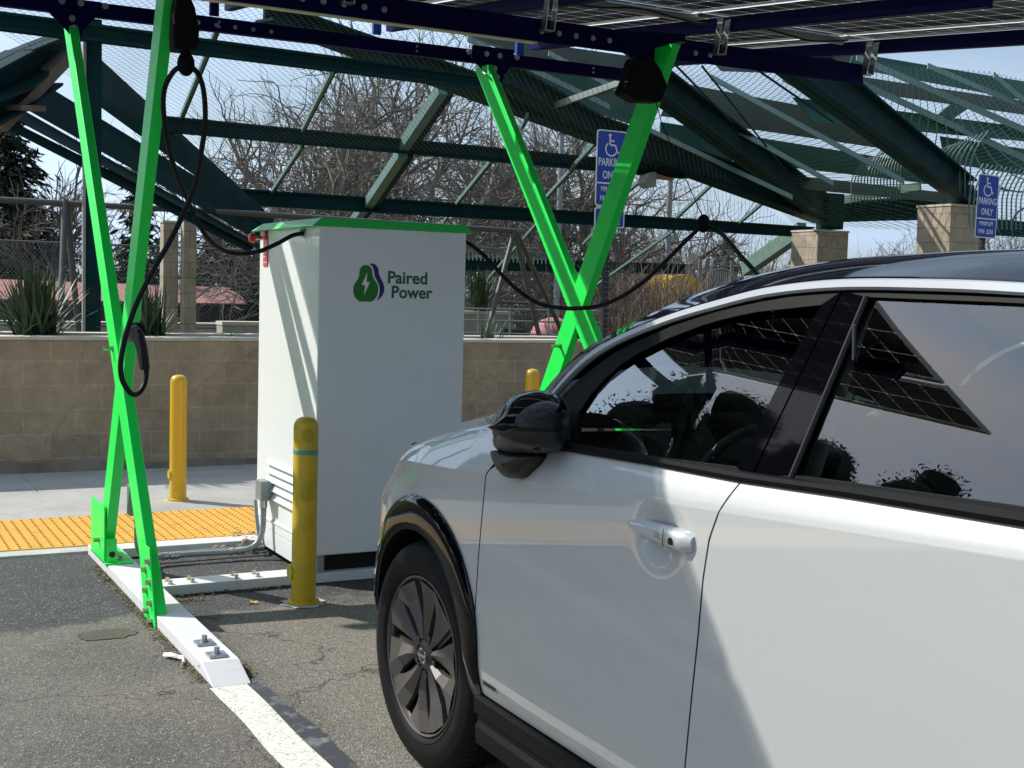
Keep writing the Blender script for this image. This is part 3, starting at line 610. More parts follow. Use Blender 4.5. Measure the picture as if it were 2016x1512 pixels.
# ================================================================ CABINET
CX0, CX1, CY0, CY1, CZ0, CZ1 = 2.222, 3.052, 6.262, 7.275, .150, 1.856
CB = empty('charger_cabinet', (2.63, 6.75, 0), 'tall white equipment cabinet with green lid and Paired Power logo', 'cabinet')
b = MB(); b.box(CX0, CX1, CY0, CY1, CZ0, CZ1); b.build('body', WHITE, CB, bevel=.005)
b = MB(); b.box(CX0+.0005, CX0+.02, CY0+.01, CY1-.002, .045, CZ0-.001); b.build('side_skirt', WHITE, CB, bevel=.002)
MB().box(CX0+.0205, CX0+.06, CY0+.012, CY0+.07, CH+.001, CZ0-.001).build('leg', GALV, CB, bevel=.002)
MB().box(CX0+.062, CX1-.02, CY0+.06, CY1-.02, CH+.002, CZ0-.001).build('underside', BLACKP, CB)
# seam line on side
b = MB(); b.hexa([(CX0-.006, CY0+.002, .205), (CX0, CY0+.002, .20), (CX0, CY1-.002, .20), (CX0-.006, CY1-.002, .205), (CX0-.006, CY0+.002, .212), (CX0, CY0+.002, .224), (CX0, CY1-.002, .224), (CX0-.006, CY1-.002, .212)]); b.build('side_trim', WHITE, CB)
for k in range(5): # louvres
    z = .34+k*.048; b = MB(); ya, yb = CY0+.17, CY1-.22
    b.hexa([(CX0-.022, ya, z), (CX0-.0005, ya-.006, z-.002), (CX0-.0005, yb+.006, z-.002), (CX0-.022, yb, z), (CX0-.022, ya, z+.004), (CX0-.0005, ya-.006, z+.03), (CX0-.0005, yb+.006, z+.03), (CX0-.022, yb, z+.004)]); b.build('louvre', WHITE, CB, bevel=.002)
o_ = .042; i_ = .004; zl, zt = CZ1-.008, CZ1+.036
b = MB(); b.hexa([(CX0-o_, CY0-.008, zl), (CX1+o_, CY0-.008, zl), (CX1+o_, CY1+o_, zl), (CX0-o_, CY1+o_, zl), (CX0+.012, CY0+.0, zt), (CX1-.004, CY0+.0, zt), (CX1-.004, CY1-.012, zt), (CX0+.012, CY1-.012, zt)])
GLID = mat('green_lid', (.006, .52, .055), .4, coat=.1, bump=.05, bscale=200, bdist=.001, croughs=.1); b.build('lid', GLID, CB, bevel=.002)
# cable glands
g1 = at_x(600, 459, CX0); b = MB(); b.lathe([(.0005, -.028), (.019, -.028), (.019, -.014), (.024, -.014), (.024, 0)], g1, axis='x', n=16); b.build('cable_gland', GALV, CB, smooth=30)
b = MB(); b.lathe([(.0005, .028), (.019, .028), (.024, .014), (.024, 0)], (CX1, 6.44, 1.80), axis='x', n=16); b.build('cable_gland', GALV, CB, smooth=30)
# logo
LG = mat('logo_green', (.006, .17, .012), .5); LN = mat('logo_navy', (.008, .006, .11), .5); LT = mat('logo_text_green', (.008, .115, .035), .5)
def lp(x, y):   # logo zoom pixels -> cabinet front plane
    return at_y(670+x/9.6, 500+y/9.6, CY0-.0005)
def flat(pts, m, name, parent, d=(0, -.0012, 0), n=6, closed=True):
    P = [Vector(p) for p in pts]; Q = []
    if n > 1:
        m_ = len(P)
        for i in range(m_):
            a, b_, c_, d_ = P[i-1], P[i], P[(i+1) % m_], P[(i+2) % m_]
            for k in range(n):
                t = k/n; Q.append(.5*((2*b_)+(c_-a)*t+(2*a-5*b_+4*c_-d_)*t*t+(3*b_-a-3*c_+d_)*t**3))
    else: Q = P
    return MB().extr(Q, d).build(name, m, parent)
pear = [(480, 208), (545, 228), (588, 280), (604, 350), (612, 420), (640, 480), (685, 545), (708, 610), (712, 700), (690, 790), (645, 860), (590, 900), (540, 905), (480, 896), (420, 903), (365, 897), (310, 855), (265, 790), (246, 700), (252, 610), (290, 535), (335, 470), (355, 400), (362, 340), (378, 270), (420, 222)]
flat([lp(*p) for p in pear], LG, 'logo', CB)
navy = [(556, 188), (600, 180), (655, 195), (700, 245), (722, 310), (732, 380), (765, 460), (805, 545), (828, 620), (826, 700), (795, 780), (740, 845), (690, 876), (715, 830), (738, 760), (745, 680), (735, 600), (700, 520), (660, 440), (643, 370), (632, 300), (605, 235)]
flat([lp(*p) for p in navy], LN, 'logo', CB)
bolt_ = [(508, 350), (492, 525), (555, 532), (447, 775), (466, 592), (400, 585)]
flat([lp(*p)+Vector((0, -.0014, 0)) for p in bolt_], WHITE, 'logo', CB, n=1)
ux = (lp(1740, 560)-lp(885, 548)); uy = Vector((0, 0, 1)); xd = (1, 0, 0)
s1 = (lp(885, 320)-lp(885, 548)).length/.70
text_mesh('Paired', s1, LT, CB, lp(885, 549), xd, uy, off=.0022, sx=1.02)
text_mesh('Power', s1, LT, CB, lp(955, 826), xd, uy, off=.0022, sx=.99)
# red lock-out handle on the rear left edge
RED = mat('red_lockout', (.55, .015, .012), .4, coat=.3)
q = at_x(523, 470, CX0); MB().box(CX0-.02, CX0-.001, q.y-.045, q.y+.04, q.z-.0, q.z+.045).build('switch_plate', RED, CB, bevel=.003)
q = at_x(524, 500, CX0); MB().box(CX0-.006, CX0-.001, q.y-.04, q.y+.04, q.z-.07, q.z+.10).build('tag_label', RED, CB, bevel=.002)
WL = mat('white_label', (.7, .7, .7), .5); 
for k in range(4): MB().box(CX0-.0068, CX0-.0062, q.y-.033, q.y+.033, q.z-.05+k*.033, q.z-.046+k*.033).build('label_line', WL, CB)
q = at_x(519, 469, CX0); b = MB(); b.tube([(CX0-.02, q.y, q.z), (CX0-.055, q.y, q.z)], [.012, .012], 10); b.build('switch_stem', GALV, CB, smooth=40)
b = MB(); b.lathe([(.0005, -.085), (.022, -.083), (.03, -.07), (.03, -.055), (.0005, -.053)], (CX0, q.y, q.z), axis='x', n=20); b.build('switch_knob', RED, CB, smooth=40)
# conduits and junction boxes
CD = empty('conduit_run', (1.9, 7.2, 0), 'grey electrical conduit with two junction boxes between left post and cabinet', 'conduit')
BOX = mat('grey_junction_box', (.26, .28, .285), .45, metal=.4)
jb = at_x(514, 965, CX0-.06); MB().box(CX0-.075, CX0-.004, jb.y-.05, jb.y+.06, jb.z-.055, jb.z+.055).build('junction_box', BOX, CD, bevel=.003)
zc = .045; jx = CX0-.045; jy = jb.y
pts = [(jx, jy, jb.z-.055), (jx, jy, .20), (jx-.01, jy-.005, .14), (jx-.04, jy-.01, .085), (jx-.1, jy-.012, .056), (jx-.2, jy-.01, .05), (1.75, jy, .05), (1.62, jy-.01, .05), (1.55, jy-.02, .055), (1.49, jy-.05, .09), (1.462, jy-.09, .14), (1.455, jy-.11, .20), (1.455, jy-.12, .26)]
MB().tube(smooth_pts(pts, 6), .0165, 14).build('conduit', PIPE, CD, smooth=50)
MB().tube([(1.52, jy+.075, .042), (2.1, jy+.09, .042), (2.21, jy+.09, .042)], .013, 12).build('conduit', PIPE, CD, smooth=50)
SH = mat('bright_coupling', (.62, .63, .63), .25, metal=.9, bump=.6, bscale=90, bdist=.004)
for (xa, xb) in ((1.60, 1.64), (1.655, 1.70), (1.98, 2.00), (2.02, 2.07)): MB().cyl((xa, jy-.004, .05), .022, 0, xb-xa, 14, axis='x').build('coupling', SH, CD, smooth=30)
MB().cyl((jx, jy, jb.z-.10), .022, 0, .045, 14).build('coupling', SH, CD, smooth=30)
MB().cyl((1.455, jy-.12, .26), .021, 0, .05, 14).build('coupling', GALV, CD, smooth=30)
MB().box(1.405, 1.475, jy-.16, jy-.08, .31, .47).build('junction_box', BOX, CD, bevel=.003)
MB().tube(smooth_pts([(CX0-.03, CY1-.08, .30), (CX0-.028, CY1-.10, .2), (CX0-.02, CY1-.12, .10), (CX0-.012, CY1-.13, .02)], 5), .011, 10).build('conduit', PIPE, CD, smooth=50)

# ================================================================ LITTER
LEAF = leafmat('dry_leaf', (.17, .10, .06), (.33, .24, .15), .8)
rr = random.Random(11); b = MB()
def leafy(c, s):
    c = Vector(c); a = rr.uniform(0, 6.3); e = Vector((math.cos(a), math.sin(a), rr.uniform(-.2, .5)))*s; f_ = Vector((-math.sin(a), math.cos(a), rr.uniform(-.3, .6)))*s*.55
    b.quad(c-e, c-f_+Vector((0, 0, s*.25)), c+e, c+f_)
for k in range(40): leafy((2.16+rr.gauss(0, .045), 7.19+rr.gauss(0, .05), .05+rr.uniform(0, .06)), rr.uniform(.012, .026))
for k in range(8): leafy((2.02+rr.gauss(0, .05), 7.10, .06), .02)
for k in range(60): leafy((XL-.02-abs(rr.gauss(0, .03)), rr.uniform(5.2, 7.0), .008), rr.uniform(.004, .012))
tag(b.build('dead_leaves', LEAF), kind='stuff')
DB = leafmat('dry_moss', (.07, .055, .03), (.20, .17, .08), .95); b = MB()
for k in range(2600):
    m_ = rr.random()
    if m_ < .4: c = (XL-.004-abs(rr.gauss(0, .022)), rr.uniform(4.85, 7.1), rr.uniform(.001, .012))
    elif m_ < .75: c = (XL+.156+abs(rr.gauss(0, .022)), rr.uniform(4.85, 6.27), rr.uniform(.001, .014))
    elif m_ < .9: c = (rr.uniform(XL+.16, 2.2), 6.268-abs(rr.gauss(0, .018)), rr.uniform(.001, .012))
    else: c = (XL+.22+rr.gauss(0, .06), 6.17+rr.gauss(0, .04), rr.uniform(.001, .012))
    leafy(c, rr.uniform(.003, .010))
tag(b.build('dry_debris', DB), kind='stuff')
TAPE = mat('white_rag', (.7, .69, .66), .8)
b = MB(); P = []
for i, (x, y, z) in enumerate([(XL-.075, 5.255, .008), (XL-.05, 5.225, .014), (XL-.03, 5.19, .010), (XL-.02, 5.15, .018), (XL-.028, 5.11, .008), (XL-.045, 5.08, .008)]):
    w_ = .012+.006*math.sin(i*2); P.append([(x-w_*.6, y-w_, z), (x, y, z+.012), (x+w_*.6, y+w_, z+.002)])
b.grid(P); tag(b.build('white_rag', TAPE, solid=.002), 'torn white strip lying beside the near end of the white base beam', 'litter')
q = at_z(325, 1366); P = smooth_pts([q+Vector((-.03, .0, .006)), q+Vector((-.01, .006, .012)), q+Vector((.01, -.004, .006)), q+Vector((.035, .01, .008))], 4)
tag(MB().tube(P, .003, 6).build('twig', mat('dry_twig', (.35, .29, .2), .9)), 'short pale twig lying on the asphalt left of the stall line', 'twig')
q = at_z(500, 1185, .006); b = MB()
for k in range(9): leafy((q.x+rr.gauss(0, .018), q.y+rr.gauss(0, .02), .006), .012)
tag(b.build('yellow_scrap', YEL), 'small yellow plastic scrap on dark asphalt left of the weathered bollard', 'litter')
# ================================================================ CAR
CXC = 2.56
def carpaint():
    m = mat('pearl_white_paint', (.465, .475, .462), .34, coat=1.0, croughs=.012, spec=.4)
    t = m.node_tree; n = t.nodes; l = t.links; b = n['Principled BSDF']
    c = n.new('ShaderNodeTexCoord'); v = n.new('ShaderNodeTexVoronoi'); v.inputs['Scale'].default_value = 900; l.new(c.outputs['Object'], v.inputs[0])
    s = n.new('ShaderNodeSeparateColor'); l.new(v.outputs['Color'], s.inputs[0]); r = n.new('ShaderNodeMapRange'); r.inputs['To Min'].default_value = .38; r.inputs['To Max'].default_value = .62; l.new(s.outputs[0], r.inputs[0]); l.new(r.outputs[0], b.inputs['Roughness'])
    b.inputs['Metallic'].default_value = .25
    return m
PAINT = carpaint()
PIANO = mat('piano_black_trim', (.002, .002, .003), .03, spec=.25)
SILLB = mat('sill_black', (.004, .004, .004), .5, spec=.07)
ROOFB = mat('black_roof_paint', (.006, .007, .013), .04, spec=.5)
GAP = mat('panel_gap_black', (.004, .004, .004), .8)
MATTE = mat('matte_black_trim', (.004, .004, .004), .6, spec=.15, bump=.1, bscale=500, bdist=.0005)
TYRE = mat('tyre_rubber', (.0035, .0035, .004), .7, bump=.2, bscale=60, bdist=.001, dirt=((.020, .019, .016), .4, 14), spec=.18)
RIM = mat('bronze_grey_rim', (.074, .064, .056), .5, metal=.3, var=.04)
RIMD = mat('black_rim_inner', (.012, .012, .013), .35)
CHR = mat('bright_chrome', (.6, .6, .6), .15, metal=1)
HEADL = mat('headlining', (.42, .42, .40), .9)
SEATL = mat('light_seat_trim', (.55, .55, .52), .7)
SEATD = mat('dark_seat_fabric', (.035, .035, .038), .8)
GLASS = glassmat('car_window_glass', (.74, .82, .77), 2.8)
nt_ = GLASS.node_tree; gl_ = [q for q in nt_.nodes if q.type == 'BSDF_GLOSSY'][0]
c_ = nt_.nodes.new('ShaderNodeTexCoord'); x_ = nt_.nodes.new('ShaderNodeTexNoise'); x_.inputs['Scale'].default_value = 3.2; x_.inputs['Detail'].default_value = 1; nt_.links.new(c_.outputs['Object'], x_.inputs[0])
u_ = nt_.nodes.new('ShaderNodeBump'); u_.inputs['Strength'].default_value = .0; u_.inputs['Distance'].default_value = .006; nt_.links.new(x_.outputs['Fac'], u_.inputs['Height']); nt_.links.new(u_.outputs[0], gl_.inputs['Normal'])
WINDSH = glassmat('windscreen_glass', (.55, .62, .58), 1.4)

CAR = empty('parked_car', (CXC, 2.3, 0), 'pearl white electric crossover with black roof and folded black mirror parked at the charger', 'car')
PF = smooth_pts([(s, y, 0) for s, y in ((0, 0), (.45, .02), (.76, .12), (.87, .38), (.912, .9), (.921, 1.5), (.925, 2.2), (.925, 2.8), (.921, 3.2), (.914, 3.5), (.903, 3.8), (.878, 4.05), (.80, 4.26), (.68, 4.41), (.48, 4.525), (.24, 4.585), (0, 4.60))], 100)
PS = np.array([p.x for p in PF]); PY = np.array([p.y for p in PF])
PT = np.concatenate([[0], np.cumsum(np.hypot(np.diff(PS), np.diff(PY)))])
def pt_t(t):
    s = np.interp(t, PT, PS); y = np.interp(t, PT, PY); e = .01
    ds = np.interp(t+e, PT, PS)-np.interp(t-e, PT, PS); dy = np.interp(t+e, PT, PY)-np.interp(t-e, PT, PY); L_ = math.hypot(ds, dy) or 1
    return s, y, dy/L_, -ds/L_        # outward normal (s,y)
def t_of_y(y): return float(np.interp(y, PY, PT))
def zcr(y): return 1.151-.0665*(y-1.36)-.12*max(0, y-3.7)**2
def zbelt(y): return interp(y, [.3, .9, 1.426, 1.785, 2.104, 2.411, 2.857, 3.0, 3.3], [1.24, 1.222, 1.201, 1.187, 1.170, 1.161, 1.142, 1.13, 1.11])
_lo = smooth_pts([(f, d, 0) for f, d in ((0, .0112), (.06, .0119), (.14, .0118), (.30, .0092), (.5, .0052), (.68, .0024), (.83, .0024), (.93, .0085), (1.0, .026), (1.15, .075), (1.45, .13))], 16)
_LX = [p.x for p in _lo]; _LY = [p.y for p in _lo]
_hi = smooth_pts([(f, d, 0) for f, d in ((0, .0112), (.2, .0172), (.5, .0305), (1.0, .059), (1.3, .08))], 16); _HX = [p.x for p in _hi]; _HY = [p.y for p in _hi]
def Dz(y, z):
    zc = zcr(y)
    f = (zc-z)/(zc-.385)
    d = (.0120*(1-f/.8)**2 if f < .8 else min(.65*(f-.8)**2, .15)) if z < zc else interp((z-zc)/.1, _HX, _HY)
    if z >= zc: d += .0008
    r = math.hypot((y-2.350)/.066, (z-1.012)/.058)          # handle cup
    d += .016*math.exp(-(r**3)*.9) if r < 2 else 0
    if y > 3.7:
        w = min(max((z-.80)/.17, 0), 1); d += .085*min((y-3.7)/.7, 1)**1.15*w*w*(3-2*w)
    return d
def side_t(t, z, proud=0):
    s, y, ns, ny = pt_t(t); d = Dz(y, z)-proud; return (CXC-(s-ns*d), y-ny*d, z)
def side(y, z, proud=0): return side_t(t_of_y(y), z, proud)
def mir(MBo):
    """add the mirror image across the car centre plane"""
    n = len(MBo.v); MBo.v += [(2*CXC-x, y, z) for (x, y, z) in MBo.v]; MBo.f += [tuple(n+i for i in f)[::-1] for f in MBo.f[:]]; MBo.m += MBo.m[:]; return MBo
def mirv(b):
    c = MB(); c.v = [(2*CXC-x, y, z) for (x, y, z) in b.v]; c.f = [f[::-1] for f in b.f]; c.m = list(b.m); return c
def two(b, name, m, parent, **k):
    c = mirv(b); b.build(name, m, parent, **k); c.build(name, m, parent, **k)
WC = (3.70, .372)
yF = lambda z: interp(z, [.385, .78, 1.033, 1.079, 1.13], [3.258, 3.241, 3.223, 3.147, 3.085])
yB = lambda z: interp(z, [.385, .527, .827, .95, 1.038, 1.097, 1.19], [2.216, 2.21, 2.185, 2.180, 2.168, 2.143, 2.095])
yR = lambda z: interp(z, [.385, .55, .8, 1.0, 1.25], [1.25, 1.05, .95, .93, .98])
def patch(fa, fb, nu, nv, z0=.388, fill=.0035):
    b = MB(); P = []
    for i in range(nu+1):
        u = i/nu; row = []
        for j in range(nv+1):
            z = .8
            for _ in range(4):
                y = fa(z)*(1-u)+fb(z)*u; zt = zbelt(y)-.004; zc = zcr(y); nl = int(nv*.78)
                if j <= nl: s_ = j/nl; z = z0+(zc-.0012-z0)*(1-(1-s_)**1.7)
                else: s_ = (j-nl-1)/(nv-nl-1); z = zc+.0006+(zt-zc-.0006)*s_**1.3
            row.append(side(y, z))
        P.append(row)
    # rolled edges
    rim = lambda p: (p[0]+.012, p[1], p[2])
    P = [[(p[0]+.012, p[1]-.0, p[2]) for p in P[0]]]+P+[[rim(p) for p in P[-1]]]
    P = [[rim(r[0])]+r+[rim(r[-1])] for r in P]
    b.grid(P); return b
fd = patch(lambda z: yF(z)-.0025, lambda z: yB(z)+.0025, 84, 72)
rd = patch(lambda z: yB(z)-.0025, lambda z: yR(z)+.0025, 60, 60)
DF = [fd.build('door', PAINT, CAR, smooth=40), mirv(fd).build('door', PAINT, CAR, smooth=40)]
DR = [rd.build('door', PAINT, CAR, smooth=40), mirv(rd).build('door', PAINT, CAR, smooth=40)]
# body: fender, nose, quarter, tail (one skin each side)
body = MB()
ta, tb_ = t_of_y(3.2), PT[-1]; n1 = 110; P = []
for i in range(n1+1):
    t0 = ta+(tb_-ta)*i/n1; row = []
    for j in range(49):
        v = j/48; s0, y0, _, _ = pt_t(t0); zc = zcr(y0); z = .22+(zc-.22)*v; t1 = t0
        if i < 12: 
            ty = t_of_y(yF(z)+.0025); k = 1-i/12; t1 = t0+(ty-ta)*k
        row.append(side_t(t1, z))
    P.append(row)
def keepf(i, j):
    p = P[i][j]; q = P[i+1][j+1]; y = (p[1]+q[1])/2; z = (p[2]+q[2])/2
    if math.hypot(y-WC[0], z-WC[1]) < .455: return False
    if abs(y-WC[0]) < .44 and z < WC[1]: return False
    return not (y < 3.5 and z < .385)
body.grid(P, keep=keepf)
CRL = [P[i][-1] for i in range(n1+1)]
# hood / upper fender edge line E as function of planform y or s
Ety = [ta, t_of_y(3.32), t_of_y(3.5), t_of_y(3.8), t_of_y(4.05), t_of_y(4.26), t_of_y(4.41), t_of_y(4.525), t_of_y(4.585), PT[-1]]
Es = [.866, .825, .805, .790, .762, .69, .585, .43, .22, 0]; Ey = [3.095, 3.29, 3.5, 3.80, 3.985, 4.17, 4.31, 4.425, 4.485, 4.50]; Ez = [1.128, 1.165, 1.135, 1.066, 1.018, .998, .992, .985, .98, .978]
def Ept(t): return Vector((CXC-interp(t, Ety, Es), interp(t, Ety, Ey), interp(t, Ety, Ez)))
up = []
for i in range(n1+1):
    t0 = ta+(tb_-ta)*i/n1; a = Vector(CRL[i]); e = Ept(t0); row = []
    for k in range(13):
        u = k/12; x = a.x+(e.x-a.x)*u; y = a.y+(e.y-a.y)*u; z = a.z+(e.z-a.z)*(1-(1-u)**1.55); z += .012*math.sin(math.pi*u)*(1 if t0 < Ety[5] else .3)*min(1, i/10)
        row.append((x, y, z))
    up.append(row)
body.grid(up)
# quarter and tail
tq = t_of_y(.98); P2 = []
for i in range(61):
    t0 = tq*(1-i/60); row = []
    for j in range(31):
        v = j/30; z = .25+(1.235-.25)*v; t1 = t0
        if i < 10: t1 = t0+(t_of_y(yR(max(z, .385))-.0025)-tq)*(1-i/10)
        s0, y0, ns, ny = pt_t(t1); d = .02+.10*max(0, (z-.95))**1.2*(1 if y0 > .5 else 2.5)+.05*max(0, .5-z)
        if y0 > .8: d = Dz(y0, min(z, zbelt(y0)))
        row.append((CXC-(s0-ns*d), y0-ny*d, z))
    P2.append(row)
body.grid(P2, keep=lambda i, j: math.hypot(P2[i][j][1]-.925, P2[i][j][2]-WC[1]) > .46 and not (abs(P2[i][j][1]-.925) < .43 and P2[i][j][2] < WC[1]), flip=True)
mir(body); bodyo = body.build('body', PAINT, CAR, smooth=35)
# hood
hood = MB(); P = []
tv = [Ety[1]+(Ety[6]-Ety[1])*i/30 for i in range(31)]
for i, t in enumerate(tv):
    v = i/30; e = Ept(t)+Vector((.005, 0, .001)); my = 3.55+.95*v; mz = interp(my, [3.5, 3.8, 4.1, 4.3, 4.42, 4.50], [1.222, 1.198, 1.156, 1.118, 1.072, .995]); row = []
    for k in range(21):
        u = k/20; x = e.x+(CXC-e.x)*u; y = e.y+(my-e.y)*(1-(1-u)**2); z = e.z+(mz-e.z)*(1-(1-u)**2.2)+.010*math.exp(-((u-.22)/.10)**2)*(1-v)
        if i == 30: z = e.z+(mz-e.z)*u
        row.append((x, y, z))
    P.append(row)
hood.grid(P); mir(hood); hood.build('hood', PAINT, CAR, smooth=35)
def gapline(pts, r=.0024, both=True, name='panel_gap'):
    b = MB(); b.tube(pts, r, 6); 
    two(b, name, GAP, CAR)
gapline([Ept(t)+Vector((.002, 0, -.0005)) for t in tv])
gapline([side(yF(z), z, -.002) for z in np.linspace(.39, 1.115, 40)], .0034)
gapline([side(yB(z), z, -.002) for z in np.linspace(.39, 1.17, 40)], .0034)
# belt moulding
b = MB()
def beltrun(y0, y1, n=50):
    P = []
    for i in range(n+1):
        y = y0+(y1-y0)*i/n; p = side(y, zbelt(y)-.004); X = p[0]; z = zbelt(y)
        P.append([(X+.010, y, z-.004), (X-.006, y, z-.003), (X-.007, y, z+.007), (X+.001, y, z+.015), (X+.014, y, z+.017)])
    return P
b.grid(beltrun(3.13, .95)); two(b, 'belt_moulding', SILLB, CAR, smooth=30)
# greenhouse ---------------------------------------------------------
def foff(y): return 0.0 if y < 2.4 else .05*(y-2.4)/.6
def GP(y, z, off=0): return (1.70+.4*(z-1.17)+foff(y)+off+.003*((z-1.37)/.2)**2-.003, y, z)
Tl = [(1.765, 3.25, 1.125), (1.780, 3.12, 1.242), (1.806, 2.99, 1.356), (1.825, 2.85, 1.43), (1.836, 2.63, 1.4965), (1.842, 2.42, 1.542), (1.851, 2.247, 1.573), (1.857, 2.031, 1.590), (1.857, 1.769, 1.591), (1.857, 1.57, 1.586), (1.865, 1.25, 1.572), (1.885, .9, 1.545), (1.925, .55, 1.50), (1.98, .28, 1.42)]
T = smooth_pts(Tl, 8); nT = len(T)
# band (light strip above the doors)
def off_in(p, k): return Vector((p.x+k, p.y, p.z))
P = []
for p in T:
    P.append([(p.x+.004, p.y, p.z+.002), (p.x-.006, p.y, p.z-.001), (p.x-.010, p.y, p.z-.015), (p.x-.004, p.y, p.z-.021), (p.x+.006, p.y, p.z-.021)])
b = MB(); b.grid(P); two(b, 'roof_strip', mat('satin_white_strip', (.44, .46, .47), .3, coat=.5), CAR, smooth=40)
Ul = [(1.865, 3.42, 1.145), (1.872, 3.28, 1.265), (1.882, 3.125, 1.372), (1.888, 2.97, 1.436), (1.905, 2.80, 1.498), (1.925, 2.62, 1.556), (1.95, 2.42, 1.603), (1.98, 2.22, 1.634), (1.995, 1.98, 1.648), (2.0, 1.70, 1.654), (2.005, 1.35, 1.646), (2.02, .95, 1.618), (2.04, .55, 1.56), (2.08, .25, 1.47)]
U = smooth_pts([Ul[min(i, 13)] for i in range(14)], 8)
Cl = [(0, 3.82, 1.13), (0, 3.62, 1.235), (0, 3.42, 1.335), (0, 3.22, 1.43), (0, 3.02, 1.515), (0, 2.84, 1.575), (0, 2.6, 1.622), (0, 2.35, 1.650), (0, 2.05, 1.664), (0, 1.72, 1.668), (0, 1.35, 1.655), (0, .95, 1.625), (0, .50, 1.565), (0, .18, 1.47)]
Cc = smooth_pts([(CXC, y, z) for _, y, z in Cl], 8)
pil = []; rf = []; ws = []
for i in range(nT):
    t, u, c = T[i], U[i], Cc[i]
    row = [(t.x+.003, t.y, t.z-.003), (t.x+.006, t.y, t.z+.006)]
    for k in range(1, 7):
        w_ = k/6; row.append((t.x+.006+(u.x-t.x-.006)*w_, t.y+(u.y-t.y)*w_, t.z+.006+(u.z-t.z-.006)*(1-(1-w_)**1.6)))
    pil.append(row)
    row = []
    for k in range(13):
        w_ = k/12; row.append((u.x+(c.x-u.x)*w_, u.y+(c.y-u.y)*(1-(1-w_)**2), u.z+(c.z-u.z)*(1-(1-w_)**2.2)))
    (ws if i <= 40 else rf).append(row)
    if i == 40: rf.append(row)
b = MB(); b.grid(pil); two(b, 'roof_rail', ROOFB, CAR, smooth=35)
b = MB(); b.grid(rf[:-10]); mir(b); b.build('roof', ROOFB, CAR, smooth=35)
b = MB(); b.grid(rf[-11:]); mir(b); b.build('rear_window', PIANO, CAR, smooth=35)
b = MB(); b.grid(ws); mir(b); b.build('windscreen', WINDSH, CAR, smooth=35)
# headlining just below roof
b = MB(); b.grid([[(p[0], p[1], p[2]-.022) for p in r] for r in rf[:-10]]); mir(b); b.build('headlining', HEADL, CAR, smooth=35)
b = MB(); b.grid([[(p[0]+.012, p[1], p[2]-.012) for p in r] for r in pil]); two(b, 'pillar_trim', SEATD, CAR, smooth=35)
def loopseg(segs, n=14):
    out = []
    for sg in segs:
        P = [Vector((0, y, z)) for y, z in sg]; d = [0]
        for a, c in zip(P, P[1:]): d.append(d[-1]+(c-a).length)
        for k in range(n):
            q = d[-1]*k/n; out.append((float(np.interp(q, d, [p.y for p in P])), float(np.interp(q, d, [p.z for p in P]))))
    return out
def ring(outer, inner, gl, off=0, depth=.018):
    O = loopseg(outer); I = loopseg(inner); n = len(O); rows = []
    for k in range(n+1):
        o, i = O[k % n], I[k % n]; a = GP(*o, off); c = GP(*i, off)
        rows.append([(a[0]+depth, a[1], a[2]), a, tuple(a[q]*.5+c[q]*.5 for q in range(3)), c, (c[0]+depth, c[1], c[2])])
    b = MB(); b.grid(rows)
    b.m = [0 if (q//4)//14 == gl and q % 4 in (1, 2) else 1 for q in range(len(b.f))]; return b
fo = [[(3.12, 1.115), (2.6, 1.155), (2.112, 1.170)], [(2.112, 1.170), (2.036, 1.566)], [(2.036, 1.566), (2.23, 1.548), (2.41, 1.517), (2.61, 1.472), (2.82, 1.404), (2.96, 1.332), (3.10, 1.215)], [(3.10, 1.215), (3.12, 1.115)]]
fi = [[(2.885, 1.150), (2.6, 1.165), (2.165, 1.188)], [(2.165, 1.188), (2.082, 1.537)], [(2.082, 1.537), (2.3, 1.515), (2.45, 1.485), (2.6, 1.443), (2.76, 1.383), (2.87, 1.305), (2.915, 1.23)], [(2.915, 1.23), (2.885, 1.150)]]
ro = [[(2.106, 1.171), (1.5, 1.2), (.98, 1.215)], [(.98, 1.215), (.93, 1.48)], [(.93, 1.48), (1.25, 1.548), (1.57, 1.562), (2.030, 1.567)], [(2.030, 1.567), (2.106, 1.171)]]
ri = [[(1.990, 1.196), (1.5, 1.218), (1.08, 1.235)], [(1.08, 1.235), (1.05, 1.47)], [(1.05, 1.47), (1.3, 1.533), (1.57, 1.552), (1.957, 1.556)], [(1.957, 1.556), (1.990, 1.196)]]
for (o, i, D, gl) in ((fo, fi, DF, 1), (ro, ri, DR, 3)):
    b = ring(o, i, gl); b.build('window_frame', [PIANO, SILLB], D[0], smooth=30); mirv(b).build('window_frame', [PIANO, SILLB], D[1], smooth=30)
# rubber seal strip beside rear glass
b = MB(); b.tube([GP(1.955, 1.558, -.002), GP(1.989, 1.19, -.002)], .006, 6); b.build('seal', GAP, DR[0], smooth=40)
def pane(bot, top, n=16, m_=6, off=.010):
    B = loopseg([bot], n)+[bot[-1]]; Tt = loopseg([top], n)+[top[-1]]; rows = []
    for a, c in zip(B, Tt): rows.append([GP(a[0]+(c[0]-a[0])*k/m_, a[1]+(c[1]-a[1])*k/m_, off) for k in range(m_+1)])
    b = MB(); b.grid(rows); return b
b = pane([(2.90, 1.140), (2.15, 1.180)], [(2.915, 1.262), (2.74, 1.368), (2.62, 1.414), (2.486, 1.459), (2.356, 1.487), (2.221, 1.504), (2.075, 1.510)])
b.build('window', GLASS, DF[0], smooth=60)
pane([(2.90, 1.140), (2.15, 1.180)], [(2.915, 1.262), (2.76, 1.39), (2.6, 1.447), (2.45, 1.488), (2.3, 1.518), (2.075, 1.54)]).build('window', GLASS, None) if 0 else None
